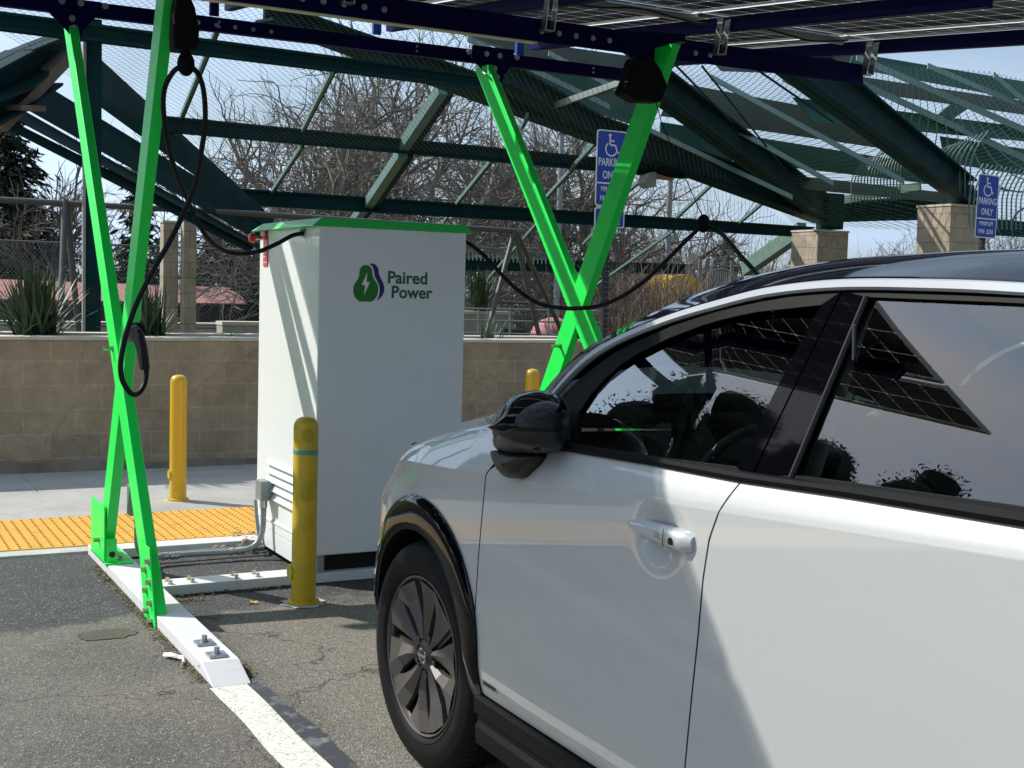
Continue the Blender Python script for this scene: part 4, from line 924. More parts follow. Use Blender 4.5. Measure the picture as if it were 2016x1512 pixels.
b = mirv(pane([(2.90, 1.140), (2.15, 1.180)], [(2.925, 1.245), (2.76, 1.39), (2.6, 1.447), (2.45, 1.488), (2.3, 1.518), (2.075, 1.54)])); b.build('window', GLASS, DF[1], smooth=60)
b = pane([(1.995, 1.185), (1.06, 1.225)], [(1.955, 1.560), (1.5, 1.555), (1.04, 1.49)]); b.build('window', GLASS, DR[0], smooth=60); mirv(b).build('window', GLASS, DR[1], smooth=60)
# quarter glass (black) to close the rear
b = MB(); b.grid([[GP(.975, 1.215), GP(.95, 1.48)], [GP(.7, 1.23, .02), GP(.7, 1.46, .03)], [GP(.35, 1.235, .10), GP(.42, 1.42, .10)]]); two(b, 'quarter_window', PIANO, CAR)
b = MB(); P = []
for i in range(13):
    t0 = PT[0]+(t_of_y(.36)-PT[0])*i/12; s0, y0, _, _ = pt_t(t0); P.append([(CXC-s0+.02, y0+.06, 1.235), (CXC-s0*.75, y0+.16, 1.45)])
b.grid(P); mir(b); b.build('tailgate', PAINT, CAR, smooth=40)
# sill cladding
b = MB(); P = []
for i in range(50):
    y = 3.262-i*(3.262-1.3)/49; X = side(y, .40)[0]
    P.append([(X+.03, y, .387), (X-.002, y, .384), (X-.010, y, .372), (X-.010, y, .330), (X+.004, y, .318), (X+.006, y, .30), (X-.004, y, .285), (X+.0, y, .235), (X+.06, y, .20), (X+.3, y, .19)])
b.grid(P); two(b, 'sill_cladding', SILLB, CAR, smooth=25)
# wheel arch cladding
def arch(cy, rear=False):
    b = MB(); rows = []; rows2 = []
    for k in range(73):
        th = rad(-32+k*(232)/72); c, s = math.cos(th), math.sin(th)
        ro_ = interp(math.degrees(th), [-32, -5, 25, 45, 80, 100, 130, 150, 165, 180, 200], [.45, .455, .475, .497, .520, .523, .530, .522, .495, .462, .455]); ri_ = interp(math.degrees(th), [-32, 0, 40, 90, 140, 180, 200], [.40, .405, .408, .408, .405, .400, .40])
        def pt(r, pr):
            y = cy+r*c; z = WC[1]+r*s; p = side(min(max(y, .05), 4.5), max(z, .22), pr); return (p[0], y, z)
        rows.append([pt(ro_, -.006), pt(ro_, .006), pt(ro_-.012, .013), pt(ro_*.6+ri_*.4, .019), pt(ri_+.022, .016)])
        a = pt(ri_+.022, .016); z1 = pt(ri_+.018, .010); z2 = pt(ri_, .008); rows2.append([a, z1, z2, (z2[0]+.05, z2[1], z2[2]), (z2[0]+.34, z2[1], z2[2])])
    b.grid(rows); return b, rows2
for cy in (WC[0], .925):
    b, r2 = arch(cy); two(b, 'wheel_arch_cladding', PIANO, CAR, smooth=30)
    b = MB(); b.grid(r2); two(b, 'wheel_well', MATTE, CAR, smooth=30)
# lower nose, floor and blocking
MB().box(1.98, 3.14, 3.28, 4.25, .22, .93).build('underbody', GAP, CAR); MB().box(1.72, 3.40, 1.36, 3.28, .19, .90).build('underbody', GAP, CAR); MB().box(1.98, 3.14, .25, 1.36, .22, .93).build('underbody', GAP, CAR)
b = MB(); P = []
for i in range(30):
    t0 = t_of_y(4.1)+(PT[-1]-t_of_y(4.1))*i/29; P.append([side_t(t0, .225, .006), side_t(t0, .30, .012), side_t(t0, .42, .010), side_t(t0, .45, .002)])
b.grid(P); mir(b); b.build('lower_bumper', MATTE, CAR, smooth=40)
# headlight slivers
b = MB(); P = []
for i in range(14):
    k = 48+i*2
    r_ = up[min(k, n1)]; P.append([Vector(r_[q])+Vector((-.002, .003, .003)) for q in (7, 8, 9, 10)])
b.grid(P); two(b, 'headlight', PIANO, CAR, smooth=40)
# wheels ---------------------------------------------------------------
def wheel(cy, xo=1.668):
    w_ = bpy.data.objects.new('wheel', None); COL.objects.link(w_); w_.parent = CAR; w_.location = Vector((xo, cy, WC[1]))-CAR.location
    c = (xo, cy, WC[1])
    prof = [(.256, .03), (.258, .012), (.264, .004), (.275, -.001), (.277, .001), (.30, -.004), (.318, -.003), (.322, -.001), (.34, .003), (.355, .013), (.3655, .032), (.3690, .050), (.3700, .066), (.363, .068), (.363, .075), (.3705, .077), (.371, .105), (.363, .107), (.363, .117), (.371, .119), (.3705, .147), (.363, .149), (.363, .156), (.3700, .158), (.3665, .185), (.356, .206), (.33, .224), (.28, .232), (.243, .21)]
    MB().lathe(prof, c, axis='x', n=96).build('tyre', TYRE, w_, smooth=40)
    b = MB()      # shoulder sipes
    for k in range(72):
        a = 2*math.pi*k/72; ca, sa = math.cos(a), math.sin(a); e = Vector((0, -sa, ca))*.004
        p0 = Vector((c[0]+.030, c[1]+.3665*ca, c[2]+.3665*sa)); p1 = Vector((c[0]+.060, c[1]+.3715*ca, c[2]+.3715*sa))
        b.quad(p0-e, p1-e, p1+e, p0+e)
    b.build('tread_sipes', GAP, w_)
    MB().lathe([(.2565, .035), (.2570, .008), (.2535, .005), (.249, .008), (.245, .020), (.2415, .024)], c, axis='x', n=72).build('rim', RIM, w_, smooth=30)
    MB().lathe([(.2415, .024), (.234, .06), (.216, .12), (.2, .21)], c, axis='x', n=48).build('rim_barrel', RIMD, w_, smooth=40)
    MB().lathe([(.0005, .10), (.16, .10), (.165, .105), (.165, .125)], c, axis='x', n=36).build('brake_disc', mat('brake_disc', (.12, .12, .12), .4, metal=.8), w_, smooth=30)
    b = MB(); b2 = MB()
    def pp(r, deg, x): a = rad(deg); r *= 1.055; return Vector((c[0]+x, c[1]-r*math.cos(a), c[2]+r*math.sin(a)))
    for k in range(5):
        o = 72*k+14
        # broad blade: narrow at hub, fanning toward rim with a ridge
        A = [pp(.050, o-8, .028), pp(.11, o-12, .026), pp(.17, o-16, .022), pp(.231, o-21, .012)]
        R_ = [pp(.050, o+2, .020), pp(.11, o+0, .013), pp(.17, o-2, .008), pp(.231, o-3, .004)]
        B = [pp(.050, o+12, .028), pp(.11, o+10, .030), pp(.17, o+11, .026), pp(.228, o+10, .014)]
        b.grid([A, R_, B]); b.grid([[p+Vector((.016, 0, 0)) for p in A], A]); b.grid([B, [p+Vector((.016, 0, 0)) for p in B]])
        o2 = o+30
        A = [pp(.050, o2-8, .026), pp(.11, o2-8, .030), pp(.17, o2-7, .026), pp(.228, o2-9, .014)]
        R_ = [pp(.050, o2+0, .020), pp(.11, o2+3, .012), pp(.17, o2+8, .008), pp(.231, o2+13, .004)]
        B = [pp(.050, o2+9, .030), pp(.11, o2+13, .028), pp(.17, o2+19, .024), pp(.231, o2+27, .012)]
        b.grid([A, R_, B]); b.grid([[p+Vector((.016, 0, 0)) for p in A], A]); b.grid([B, [p+Vector((.016, 0, 0)) for p in B]])
        # dark secondary arms
        for oo in (o+19, o2+27):
            b2.bar(pp(.045, oo, .045), pp(.232, oo+2, .040), .018, .012, up=(1, 0, 0))
        nut = pp(.062, o+50, .022); MB().tube([nut, nut+Vector((.02, 0, 0))], .010, 8).build('lug_nut', RIMD, w_)
    b.build('spokes', RIM, w_, smooth=12); b2.build('inner_spokes', RIMD, w_)
    MB().lathe([(.0005, .014), (.030, .014), (.036, .018), (.052, .026), (.056, .05)], c, axis='x', n=32).build('hub_cap', RIMD, w_, smooth=40)
    b = MB(); b.lathe([(.020, .0138), (.0235, .0128), (.0255, .0138)], c, axis='x', n=32); b.box(c[0]+.0115, c[0]+.0135, c[1]-.029, c[1]+.029, c[2]-.0045, c[2]+.0045); b.build('emblem', CHR, w_, smooth=40)
    return w_
W1 = wheel(WC[0]); W1.rotation_euler = (0, 0, rad(1.5))
W3 = wheel(.925)
for q in (W1, W3):
    c = copy_tree(q); c.location.x = -c.location.x; c.rotation_euler = (0, 0, math.pi)
# door handle, badge
def handle(D, sgn=1):
    b = MB(); rows = []
    for k in range(25):
        u = k/24; y = 2.482-u*.262; zc = 1.0195-.004*u; hz = interp(u, [0, .05, .25, .6, .92, 1], [.001, .009, .017, .022, .025, .017]); pr = interp(u, [0, .1, .4, .9, 1], [.001, .012, .022, .024, .010])
        row = []
        for j in range(13):
            a = math.pi*j/12; row.append(side(y, zc, -.0)[0:1]+(y, zc))
        X = side(2.48, 1.0, 0)[0]-.0
        row = [(X+.006-(pr+.006)*math.sin(math.pi*j/12)**.6, y, zc-.0+hz*math.cos(math.pi*j/12)) for j in range(13)]
        rows.append(row)
    rows.append([(X+.006, 2.2195, 1.0155+.01*math.cos(math.pi*j/12)) for j in range(13)])
    b.grid(rows); (b if sgn > 0 else mirv(b)).build('handle', PAINT, D, smooth=50)
    if sgn > 0:
        MB().tube([(X-.0245, 2.300, 1.036), (X-.0265, 2.300, 1.016), (X-.0245, 2.300, .997)], .0012, 4).build('handle_seam', GAP, D)
        MB().cyl((X-.0255, 2.273, 1.014), .0085, 0, .004, 16, axis='x').build('handle_button', BLACKP, D)
        for k in range(3): MB().box(X-.0262, X-.0245, 2.317, 2.337, 1.012+k*.006, 1.0135+k*.006).build('handle_rib', CHR, D)
handle(DF[0]); handle(DF[1], -1)
p = side(3.16, .43, .0015); b = MB(); b.hexa([(p[0]-.001, 3.113, .424), (p[0]+.004, 3.113, .424), (p[0]+.004, 3.207, .424), (p[0]-.001, 3.207, .424), (p[0]-.001, 3.113, .440), (p[0]+.004, 3.113, .440), (p[0]+.004, 3.207, .440), (p[0]-.001, 3.207, .440)]); b.build('badge', GALV, DF[0], bevel=.001)
for k in range(6): MB().box(p[0]-.0022, p[0]-.0011, 3.122+k*.013, 3.130+k*.013, .4275, .4365).build('badge_letter', BLACKP, DF[0])
# folded mirror
def mirror_unit():
    t = bpy.data.objects.new('mirror', None); COL.objects.link(t); t.parent = CAR; t.location = Vector((1.62, 2.95, 1.15))-CAR.location
    ol = [(966, 852), (972, 832), (986, 808), (1004, 787), (1024, 773), (1045, 768), (1066, 771), (1086, 782), (1101, 799), (1107, 820), (1108, 850), (1105, 876), (1092, 888), (1060, 893), (1030, 897), (1000, 896), (978, 891), (971, 880), (974, 866)]
    Q = [at_x(x, y, 1.65) for x, y in ol]; m_ = len(Q)
    def loop(Q):
        O = []
        for i in range(len(Q)):
            a_, b_, c_, d_ = Q[i-1], Q[i], Q[(i+1) % len(Q)], Q[(i+2) % len(Q)]
            for k in range(5):
                t_ = k/5; O.append(.5*((2*b_)+(c_-a_)*t_+(2*a_-5*b_+4*c_-d_)*t_*t_+(3*b_-a_-3*c_+d_)*t_**3))
        return O
    O = loop(Q); cen = sum(O, Vector())/len(O); rows = []
    for k in range(26):
        u = k/25; th = u*math.pi*.5; kk = math.cos(th)**.55 if k < 25 else .012; X = 1.668-.098*math.sin(th)**1.25
        rows.append([Vector((X+.03*(p.y-cen.y)/.17, cen.y+(p.y-cen.y)*kk, cen.z+(p.z-cen.z)*kk)) for p in O+[O[0]]])
    rows = [[Vector((1.715+.03*(p.y-cen.y)/.17, cen.y+(p.y-cen.y)*.9, cen.z+(p.z-cen.z)*.9)) for p in O+[O[0]]], [Vector((1.692+.03*(p.y-cen.y)/.17, cen.y+(p.y-cen.y)*.975, cen.z+(p.z-cen.z)*.975)) for p in O+[O[0]]]]+rows
    hs = MB()
    for i in range(len(rows)-1):
        for j in range(len(O)):
            p = rows[i][j]; up_ = p.z > 1.172+.13*(cen.y+.03-p.y); hs.quad(rows[i][j], rows[i][j+1], rows[i+1][j+1], rows[i+1][j], 0 if up_ else 1)
    hs.build('mirror_housing', [PIANO, DARKPLASTIC], t, smooth=60, weld=.00005)
    MB().extr([tuple(p) for p in rows[0][:-1]], (.004, 0, 0)).build('mirror_glass', GAP, t)
    # arm
    ft = [(975, 886), (980, 905), (990, 925), (1003, 938), (1020, 943), (1036, 941), (1047, 928), (1059, 907), (1056, 893), (1030, 890), (1000, 888)]
    Pf = loop([at_x(x, y, 1.65) for x, y in ft]); cf = sum(Pf, Vector())/len(Pf); rows = []
    for (k, X) in ((.80, 1.72), (.95, 1.69), (1, 1.66), (.93, 1.63), (.6, 1.612), (.05, 1.606)): rows.append([Vector((X, cf.y+(p.y-cf.y)*k, cf.z+(p.z-cf.z)*k)) for p in Pf+[Pf[0]]])
    b = MB(); b.grid(rows); b.build('mirror_arm', DARKPLASTIC, t, smooth=50)
    cpx = at_x(1055, 879, 1.597); MB().lathe([(.0005, -.006), (.010, -.006), (.015, -.001), (.016, .006)], cpx, axis='x', n=20).build('camera', PIANO, t, smooth=40)
    s = smooth_pts([at_x(x, y, 1.600) for x, y in ((968, 842), (992, 835), (1015, 843), (1035, 849), (1052, 841))], 6)
    MB().tube(s, .0018, 6).build('turn_signal', mat('smoked_lens', (.05, .05, .045), .2, coat=1), t)
    return t
ML = mirror_unit(); MR = copy_tree(ML)
for ch in MR.children: pass
MR.location.x = -MR.location.x; MR.rotation_euler = (0, 0, 0); MR.scale = (-1, 1, 1)
# interior ---------------------------------------------------------------
MB().box(1.79, 3.33, 2.95, 3.66, .91, 1.085).build('dashboard', MATTE, CAR, bevel=.03, seg=4)
for sg in (0, 1):
    b = MB(); X0, X1 = (1.735, 1.765) if not sg else (3.355, 3.385)
    b.box(X0, X1, 1.0, 3.1, .6, 1.135); b.build('door_trim', MATTE, CAR, bevel=.01)
b = MB(); c0 = Vector((2.18, 2.72, 1.03)); P = []
for k in range(33):
    a = 2*math.pi*k/32; P.append(c0+Vector((.185*math.cos(a), -.06*math.sin(a), .175*math.sin(a))))
b.tube(P, .014, 10, cap=False); b.bar(c0+Vector((-.17, 0, 0)), c0+Vector((.17, 0, 0)), .03, .03); b.bar(c0, c0+Vector((0, .06, -.16)), .03, .03); b.tube([c0, c0+Vector((0, .3, -.06))], .05, 12); b.build('steering_wheel', SEATD, CAR, smooth=50)
def seat(x, y, m, w_=.25, hgt=.62):
    rows = []
    for k in range(12):
        u = k/11; z = .78+hgt*u; yy = y-.16*u; ww = w_*interp(u, [0, .3, .8, 1], [.9, 1.0, .85, .55]); th = interp(u, [0, .5, 1], [.10, .085, .05])
        rows.append([(x+ww*math.cos(a), yy+th*math.sin(a), z) for a in [2*math.pi*j/20 for j in range(21)]])
    rows.append([(x, y-.16, .78+hgt+.01)]*21)
    b = MB(); b.grid(rows); b.build('seat', m, CAR, smooth=60, weld=.0005)
    rows = []
    for k in range(9):
        u = k/8; z = .80+hgt+.02+.17*u; s_ = math.sin(math.pi*min(max(u, .04), .96))**.35
        rows.append([(x+.13*s_*math.cos(a), y-.18-.02*u+.05*s_*math.sin(a), z) for a in [2*math.pi*j/20 for j in range(21)]])
    b = MB(); b.grid(rows); b.tube([(x-.05, y-.16, 1.35), (x-.05, y-.18, 1.46)], .006, 6); b.tube([(x+.05, y-.16, 1.35), (x+.05, y-.18, 1.46)], .006, 6); b.build('headrest', SEATD, CAR, smooth=60)
for x in (2.17, 2.95): seat(x, 2.22, SEATD, .25, .58)
for x in (2.12, 2.56, 3.0): seat(x, 1.22, SEATL, .22, .50)
MB().tube([(1.80, 1.93, 1.50), (1.86, 1.98, 1.2), (1.90, 2.0, 1.0)], .004, 4).build('seat_belt', SEATD, CAR)
MB().bar((1.885, 2.0, 1.53), (1.80, 2.05, 1.15), .05, .03).build('pillar_trim', SEATL, CAR)
MB().bar((3.235, 2.0, 1.53), (3.32, 2.05, 1.15), .05, .03).build('pillar_trim', SEATL, CAR)
b = MB(); b.box(2.49, 2.66, 3.02, 3.05, 1.44, 1.51); b.build('rear_view_mirror', PIANO, CAR, bevel=.01)
# ================================================================ STEEL MESH STRUCTURE BEHIND THE WALL
ST = empty('steel_mesh_canopy', (8, 16, -1.2), 'large dark teal steel canopy frame covered with wire mesh behind the block wall', 'steel canopy')
def ibeam(tops, bots, fwid, name='beam', m=TEAL, parent=ST, web=.03, ft=.025):
    T0 = [Vector(p) for p in tops]; B0 = [Vector(b_) for b_ in bots]; b = MB()
    for i in range(len(T0)-1):
        t0, t1, q0, q1 = T0[i], T0[i+1], B0[i], B0[i+1]; d = (t1-t0); d.z = 0; sd = Vector((d.y, -d.x, 0)).normalized()
        w_ = sd*web/2; f = sd*fwid/2; u = Vector((0, 0, ft))
        b.hexa([q0-w_, q0+w_, q1+w_, q1-w_, t0-w_, t0+w_, t1+w_, t1-w_])
        b.hexa([t0-f-u, t0+f-u, t1+f-u, t1-f-u, t0-f, t0+f, t1+f, t1-f]); b.hexa([q0-f, q0+f, q1+f, q1-f, q0-f+u, q0+f+u, q1+f+u, q1-f+u])
    return b.build(name, m, parent)
def ib(pts, fwid, name='beam', **k):
    """pts: (x, ytop, ybot, Y)"""
    T0 = [at_y(x, a, Y) for x, a, c, Y in pts]; B0 = [at_y(x, c, Y) for x, a, c, Y in pts]
    B0 = [Vector((t.x, t.y, b_.z)) for t, b_ in zip(T0, B0)]
    return ibeam(T0, B0, fwid, name, **k)
YA, YB_, YC = 11.95, 15.2, 17.5
ib([(-60, 16, 52, YA), (960, 152, 178, YA)], .12, 'roof_purlin')
ib([(325, 229, 260, YB_), (1350, 327, 352, YB_)], .12, 'roof_purlin')
ib([(462, 371, 403, YC), (1600, 447, 468, YC)], .12, 'roof_purlin')
ib([(900, 508, 532, 22), (1140, 513, 536, 22), (1350, 520, 540, 22)], .12, 'low_beam')
# main hip beams
ib([(520, 4, 42, 12.2), (1618, 384, 440, 16.9)], .26, 'hip_beam')
ib([(985, 120, 165, 12.6), (1200, 246, 290, 14.6)], .24, 'hip_beam')
ib([(1240, 92, 152, 11.8), (1621, 385, 433, 16.9)], .26, 'hip_beam')
ib([(1540, 50, 135, 10.6), (1906, 354, 405, 13.5)], .26, 'hip_beam')
# left column and louvred flank
c0 = at_y(184, 40, 12.1); MB().box(c0.x-.06, c0.x+.08, 12.13, 12.25, -1.2, c0.z+.02).build('column', TEAL, ST); MB().box(c0.x-.085, c0.x-.061, 12.10, 12.15, -1.2, c0.z).build('column_edge', mat('grey_edge', (.26, .27, .25), .6), ST)
def slat(top, bot, Y, m, th=.03):
    Yf = (lambda x: Y) if not isinstance(Y, tuple) else (lambda x: interp(x, [Y[0], Y[2]], [Y[1], Y[3]]))
    def rs(P, n=2):
        xs = [p[0] for p in P]; ys = [p[1] for p in P]; return [(xs[0]+(xs[-1]-xs[0])*k/(n-1), interp(xs[0]+(xs[-1]-xs[0])*k/(n-1), xs, ys)) for k in range(n)]
    top = rs(top); bot = rs(bot); b = MB()
    b.grid([[at_y(x, y, Yf(x)) for x, y in top], [at_y(x, y, Yf(x)-.10) for x, y in bot]]); return b.build('slat', m, ST, solid=min(th, .012))
LV = (0, 12.6, 540, 17.2)
slat([(188, 108), (290, 205), (375, 285), (465, 372), (540, 432)], [(188, 203), (321, 285), (400, 330), (470, 385), (530, 452)], LV, TEAL, .06)
slat([(60, 150), (86, 167), (141, 199), (193, 233), (280, 284), (321, 304), (430, 355), (540, 442)], [(40, 208), (70, 224), (151, 267), (200, 295), (309, 357), (340, 374), (403, 406), (520, 479)], LV, TEAL, .06)
slat([(46, 218), (151, 274), (230, 320), (309, 363), (403, 412), (520, 486)], [(10, 224), (140, 296), (220, 342), (306, 385), (400, 430), (516, 494)], LV, TEAL, .06)
slat([(10, 232), (80, 270), (143, 303), (306, 392), (333, 409), (503, 480)], [(-20, 236), (60, 280), (163, 337), (271, 392), (385, 440), (490, 497)], LV, TEAL, .06)
# left big roof edge beam with weathered ends
ib([(-60, 150, 205, 12.0), (40, 98, 160, 12.6), (130, 62, 120, 13.0)], .3, 'eave_beam')
ib([(-60, 205, 262, 11.8), (30, 172, 215, 12.4), (95, 122, 168, 12.9)], .3, 'eave_beam')
RUST = mat('weathered_timber', (.16, .13, .10), .9, var=.4, vscale=9)
MB().bar(at_y(-10, 250, 12.3), at_y(128, 108, 12.9), .22, .10).build('eave_board', RUST, ST)
MB().bar(at_y(26, 212, 12.2), at_y(76, 214, 12.5), .15, .05).build('eave_board', RUST, ST)
# rods and rafters on the sloping roof plane
def rod(x0, y0, Y0, x1, y1, Y1, wd=.05, ht=.05, m=TEAL_LIT, name='tie_rod'):
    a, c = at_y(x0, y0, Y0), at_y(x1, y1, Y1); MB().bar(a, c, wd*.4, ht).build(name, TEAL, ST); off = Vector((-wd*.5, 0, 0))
    MB().bar(a+off, c+off, wd*.6, ht).build(name, m, ST)  # paler half on the sun side: lit face painted in
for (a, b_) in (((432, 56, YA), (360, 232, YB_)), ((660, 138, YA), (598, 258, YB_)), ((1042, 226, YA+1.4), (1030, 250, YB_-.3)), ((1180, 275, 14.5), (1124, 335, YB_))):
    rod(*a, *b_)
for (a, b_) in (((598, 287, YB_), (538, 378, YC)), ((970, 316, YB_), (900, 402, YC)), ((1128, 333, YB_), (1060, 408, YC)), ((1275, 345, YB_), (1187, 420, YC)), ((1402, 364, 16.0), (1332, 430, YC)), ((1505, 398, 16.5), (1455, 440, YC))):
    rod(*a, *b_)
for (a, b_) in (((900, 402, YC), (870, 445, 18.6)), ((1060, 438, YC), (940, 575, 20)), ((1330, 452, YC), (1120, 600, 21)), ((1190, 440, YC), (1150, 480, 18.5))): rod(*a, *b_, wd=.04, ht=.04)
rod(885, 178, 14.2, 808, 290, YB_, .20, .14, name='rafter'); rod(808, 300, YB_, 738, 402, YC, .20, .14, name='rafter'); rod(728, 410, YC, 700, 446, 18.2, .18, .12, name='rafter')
rod(1097, 208, 13.5, 1240, 158, 12.6, .07, .07, mat('pale_tie', (.40, .44, .40), .6))
for (a, b_) in (((1320, 118, 11.6), (1440, 240, 13.5)), ((1382, 130, 11.6), (1560, 352, 15.5)), ((1480, 130, 11), (1640, 240, 12)), ((1340, 115, 11.4), (1316, 140, 11.5))):
    MB().tube([at_y(*a), at_y(*b_)], .013, 6).build('tie_cable', TEAL, ST)
# column head over the first pillar
q = at_y(1640, 382, 16.9); MB().box(q.x-.22, q.x+.13, 16.75, 17.05, at_y(1640, 452, 16.9).z, q.z).build('column_head', TEAL, ST, bevel=.01)
q = at_y(1905, 352, 13.5); MB().box(q.x-.25, q.x-.01, 13.35, 13.65, at_y(1905, 403, 13.5).z, q.z-.1).build('column_head', TEAL, ST, bevel=.01)
# mesh sheets
def meshsheet(px, mtl, name='wire_mesh', side_=False):
    P = [at_y(*p) for p in px]; b = MB(); b.uv = []; n = 24; G = []
    for i in range(n+1):
        row = []
        for j in range(n+1):
            u, v = i/n, j/n; q = (P[0]*(1-u)+P[1]*u)*(1-v)+(P[3]*(1-u)+P[2]*u)*v; row.append(q); b.uv.append((q.x+q.y, q.z) if side_ else (q.x, q.y))
        G.append(row)
    b.grid(G); return b.build(name, mtl, ST, smooth=60)
MESH1 = meshmat('roof_wire_mesh', (.13, .18, .20), .075, .0055)
MESH2 = meshmat('flank_wire_mesh', (.08, .15, .13), .085, .022)
MESH3 = meshmat('side_wire_mesh', (.14, .24, .20), .075, .0085)
meshsheet([(-260, -110, 10.9), (1010, 20, 10.9), (1560, 446, YC+.05), (470, 371, YC+.05)], MESH1)
meshsheet([(470, 371, YC+.1), (1600, 452, YC+.1), (1560, 540, 20), (520, 470, 20)], MESH1)
# right flank: folded green slats behind mesh
FL = mat('green_slat', (.012, .085, .060), .55, var=.25, vscale=1.2, dirt=((.10, .10, .08), .6, 1.2))
FLD = mat('brown_green_slat', (.060, .072, .055), .65, var=.25, vscale=1.5)
FLL = mat('pale_green_rib', (.115, .19, .155), .6, var=.15)
slat([(1680, 104), (1825, 123), (1955, 140), (2060, 168)], [(1670, 132), (1790, 153), (1900, 169), (2060, 206)], 15.0, FL)
slat([(1640, 143), (1740, 156), (1832, 167), (1976, 188), (2060, 206)], [(1640, 172), (1703, 181), (1769, 191), (1864, 205), (1985, 220), (2060, 232)], 14.6, FLD)
slat([(1560, 192), (1640, 200), (1733, 211), (1838, 226), (1950, 240), (2060, 256)], [(1600, 240), (1793, 256), (1851, 260), (1970, 272), (2060, 282)], 14.2, FL)
slat([(1330, 162), (1440, 180), (1600, 203), (1700, 228), (1780, 246)], [(1300, 228), (1437, 238), (1583, 262), (1680, 284), (1790, 300)], 15.2, FLD)
slat([(1300, 240), (1420, 252), (1560, 275), (1700, 300), (1860, 330)], [(1300, 300), (1430, 302), (1560, 312), (1660, 330), (1860, 365)], 15.6, FL)
slat([(1560, 345), (1640, 352), (1760, 368), (1900, 384)], [(1580, 372), (1700, 394), (1850, 402), (1900, 404)], 16.0, FLD)
slat([(1850, 268), (1950, 284), (2060, 300)], [(1860, 320), (1950, 340), (2060, 352)], 14.4, FL)
slat([(1400, 118), (1500, 128), (1640, 122), (1690, 106)], [(1420, 140), (1540, 160), (1640, 160), (1700, 150)], 15.6, FLD)
slat([(900, 62), (1010, 92), (1130, 100), (1250, 112)], [(930, 78), (1020, 116), (1130, 170), (1250, 182)], 15.3, FLD)
slat([(1010, 126), (1120, 140), (1250, 165)], [(1100, 200), (1180, 235), (1260, 250)], 15.9, FL)
for rb, wd_ in (([(1686, 106), (1800, 158), (1871, 196), (1908, 206), (1994, 240), (2060, 268)], 13), ([(1826, 124), (1910, 164), (1976, 188), (2060, 222)], 11), ([(1670, 146), (1744, 180), (1841, 224), (1920, 262), (2060, 325)], 13), ([(1399, 146), (1465, 182), (1594, 255), (1691, 307), (1780, 352)], 11), ([(1300, 168), (1420, 234), (1560, 312), (1640, 356)], 10), ([(1250, 238), (1400, 306), (1560, 384)], 9), ([(1540, 150), (1600, 178), (1690, 228)], 9), ([(1956, 141), (2000, 188), (2060, 230)], 12), ([(920, 70), (1060, 130), (1200, 205)], 11), ([(1080, 100), (1250, 190)], 10)):
    slat(rb, [(x, y+wd_) for x, y in rb], 14.15, FLL).name = 'rib'
MB().extr([at_y(x, y, 15.0) for x, y in ((1846, 226), (1872, 205), (1912, 210), (1880, 232))], (0, .05, 0)).build('rafter', TEAL_LIT, ST)
meshsheet([(1240, 95, 14.6), (1956, 141, 13.6), (2060, 470, 13.4), (1560, 440, 16.9)], MESH3, side_=True)
meshsheet([(1956, 141, 13.6), (2120, 185, 13.4), (2120, 470, 13.3), (2060, 470, 13.4)], MESH3, side_=True)
# corrugated fascia between pillars
b = MB()
x = 1655
while x < 1935:
    y0 = 398-(x-1655)*.09; b.extr([at_y(x, y0, 17.2-(x-1655)*.006), at_y(x+7, y0, 17.2-(x-1655)*.006), at_y(x+7, 432, 17.2-(x-1655)*.006), at_y(x, 432, 17.2-(x-1655)*.006)], (0, .05, 0)); x += 10
b.build('fascia_bars', TEAL, ST)
MB().extr([at_y(1650, 402, 17.35), at_y(1940, 374, 15.6), at_y(1940, 432, 15.6), at_y(1650, 436, 17.35)], (0, .02, 0)).build('fascia', mat('deep_green_panel', (.012, .035, .03), .7), ST)
MB().bar(at_y(1650, 396, 17.1), at_y(1812, 366, 15.6), .05, .13).build('fascia_rail', FLL, ST)
MB().bar(at_y(1650, 434, 17.1), at_y(1900, 426, 15.6), .08, .06).build('fascia_rail', TEAL, ST)
slat([(1940, 430), (2060, 440)], [(1940, 462), (2060, 470)], 14.6, TEAL)
MB().bar(at_y(1580, 452, 17.6), at_y(1468, 530, 19.5), .18, .26).build('ramp_beam', FLL, ST)
# pillars
def pillar(x0, x1, xm, ytop, depthY, label, w_=None):
    a = at_y(xm, ytop, depthY); r_ = at_y(x1, ytop, depthY); wd = r_.x-a.x
    wd2 = wd if w_ is None else w_
    t = empty('block_pillar', (a.x+wd/2, depthY+wd2/2, -1.2), label, 'pillar', 'tan concrete block pillars of the steel canopy')
    MB().box(a.x, a.x+wd, depthY, depthY+wd2, -1.2, a.z).build('shaft', PIL, t, bevel=.008)
    MB().box(a.x-.012, a.x+wd+.012, depthY-.012, depthY+wd2+.012, a.z+.001, a.z+.03).build('top_mortar', CAP, t); return t
pillar(1554, 1671, 1611, 455, 16.55, 'tan block pillar standing between the charging cable peak and the car roof')
pillar(1803, 1936, 1873, 405, 13.15, 'tan block pillar beside the right parking sign')
pillar(313, 352, 322, 438, 17.0, 'slim tan block pillar just right of the left green posts')
pillar(352, 388, 362, 434, 16.8, 'cracked tan block pillar immediately left of the sagging cable')
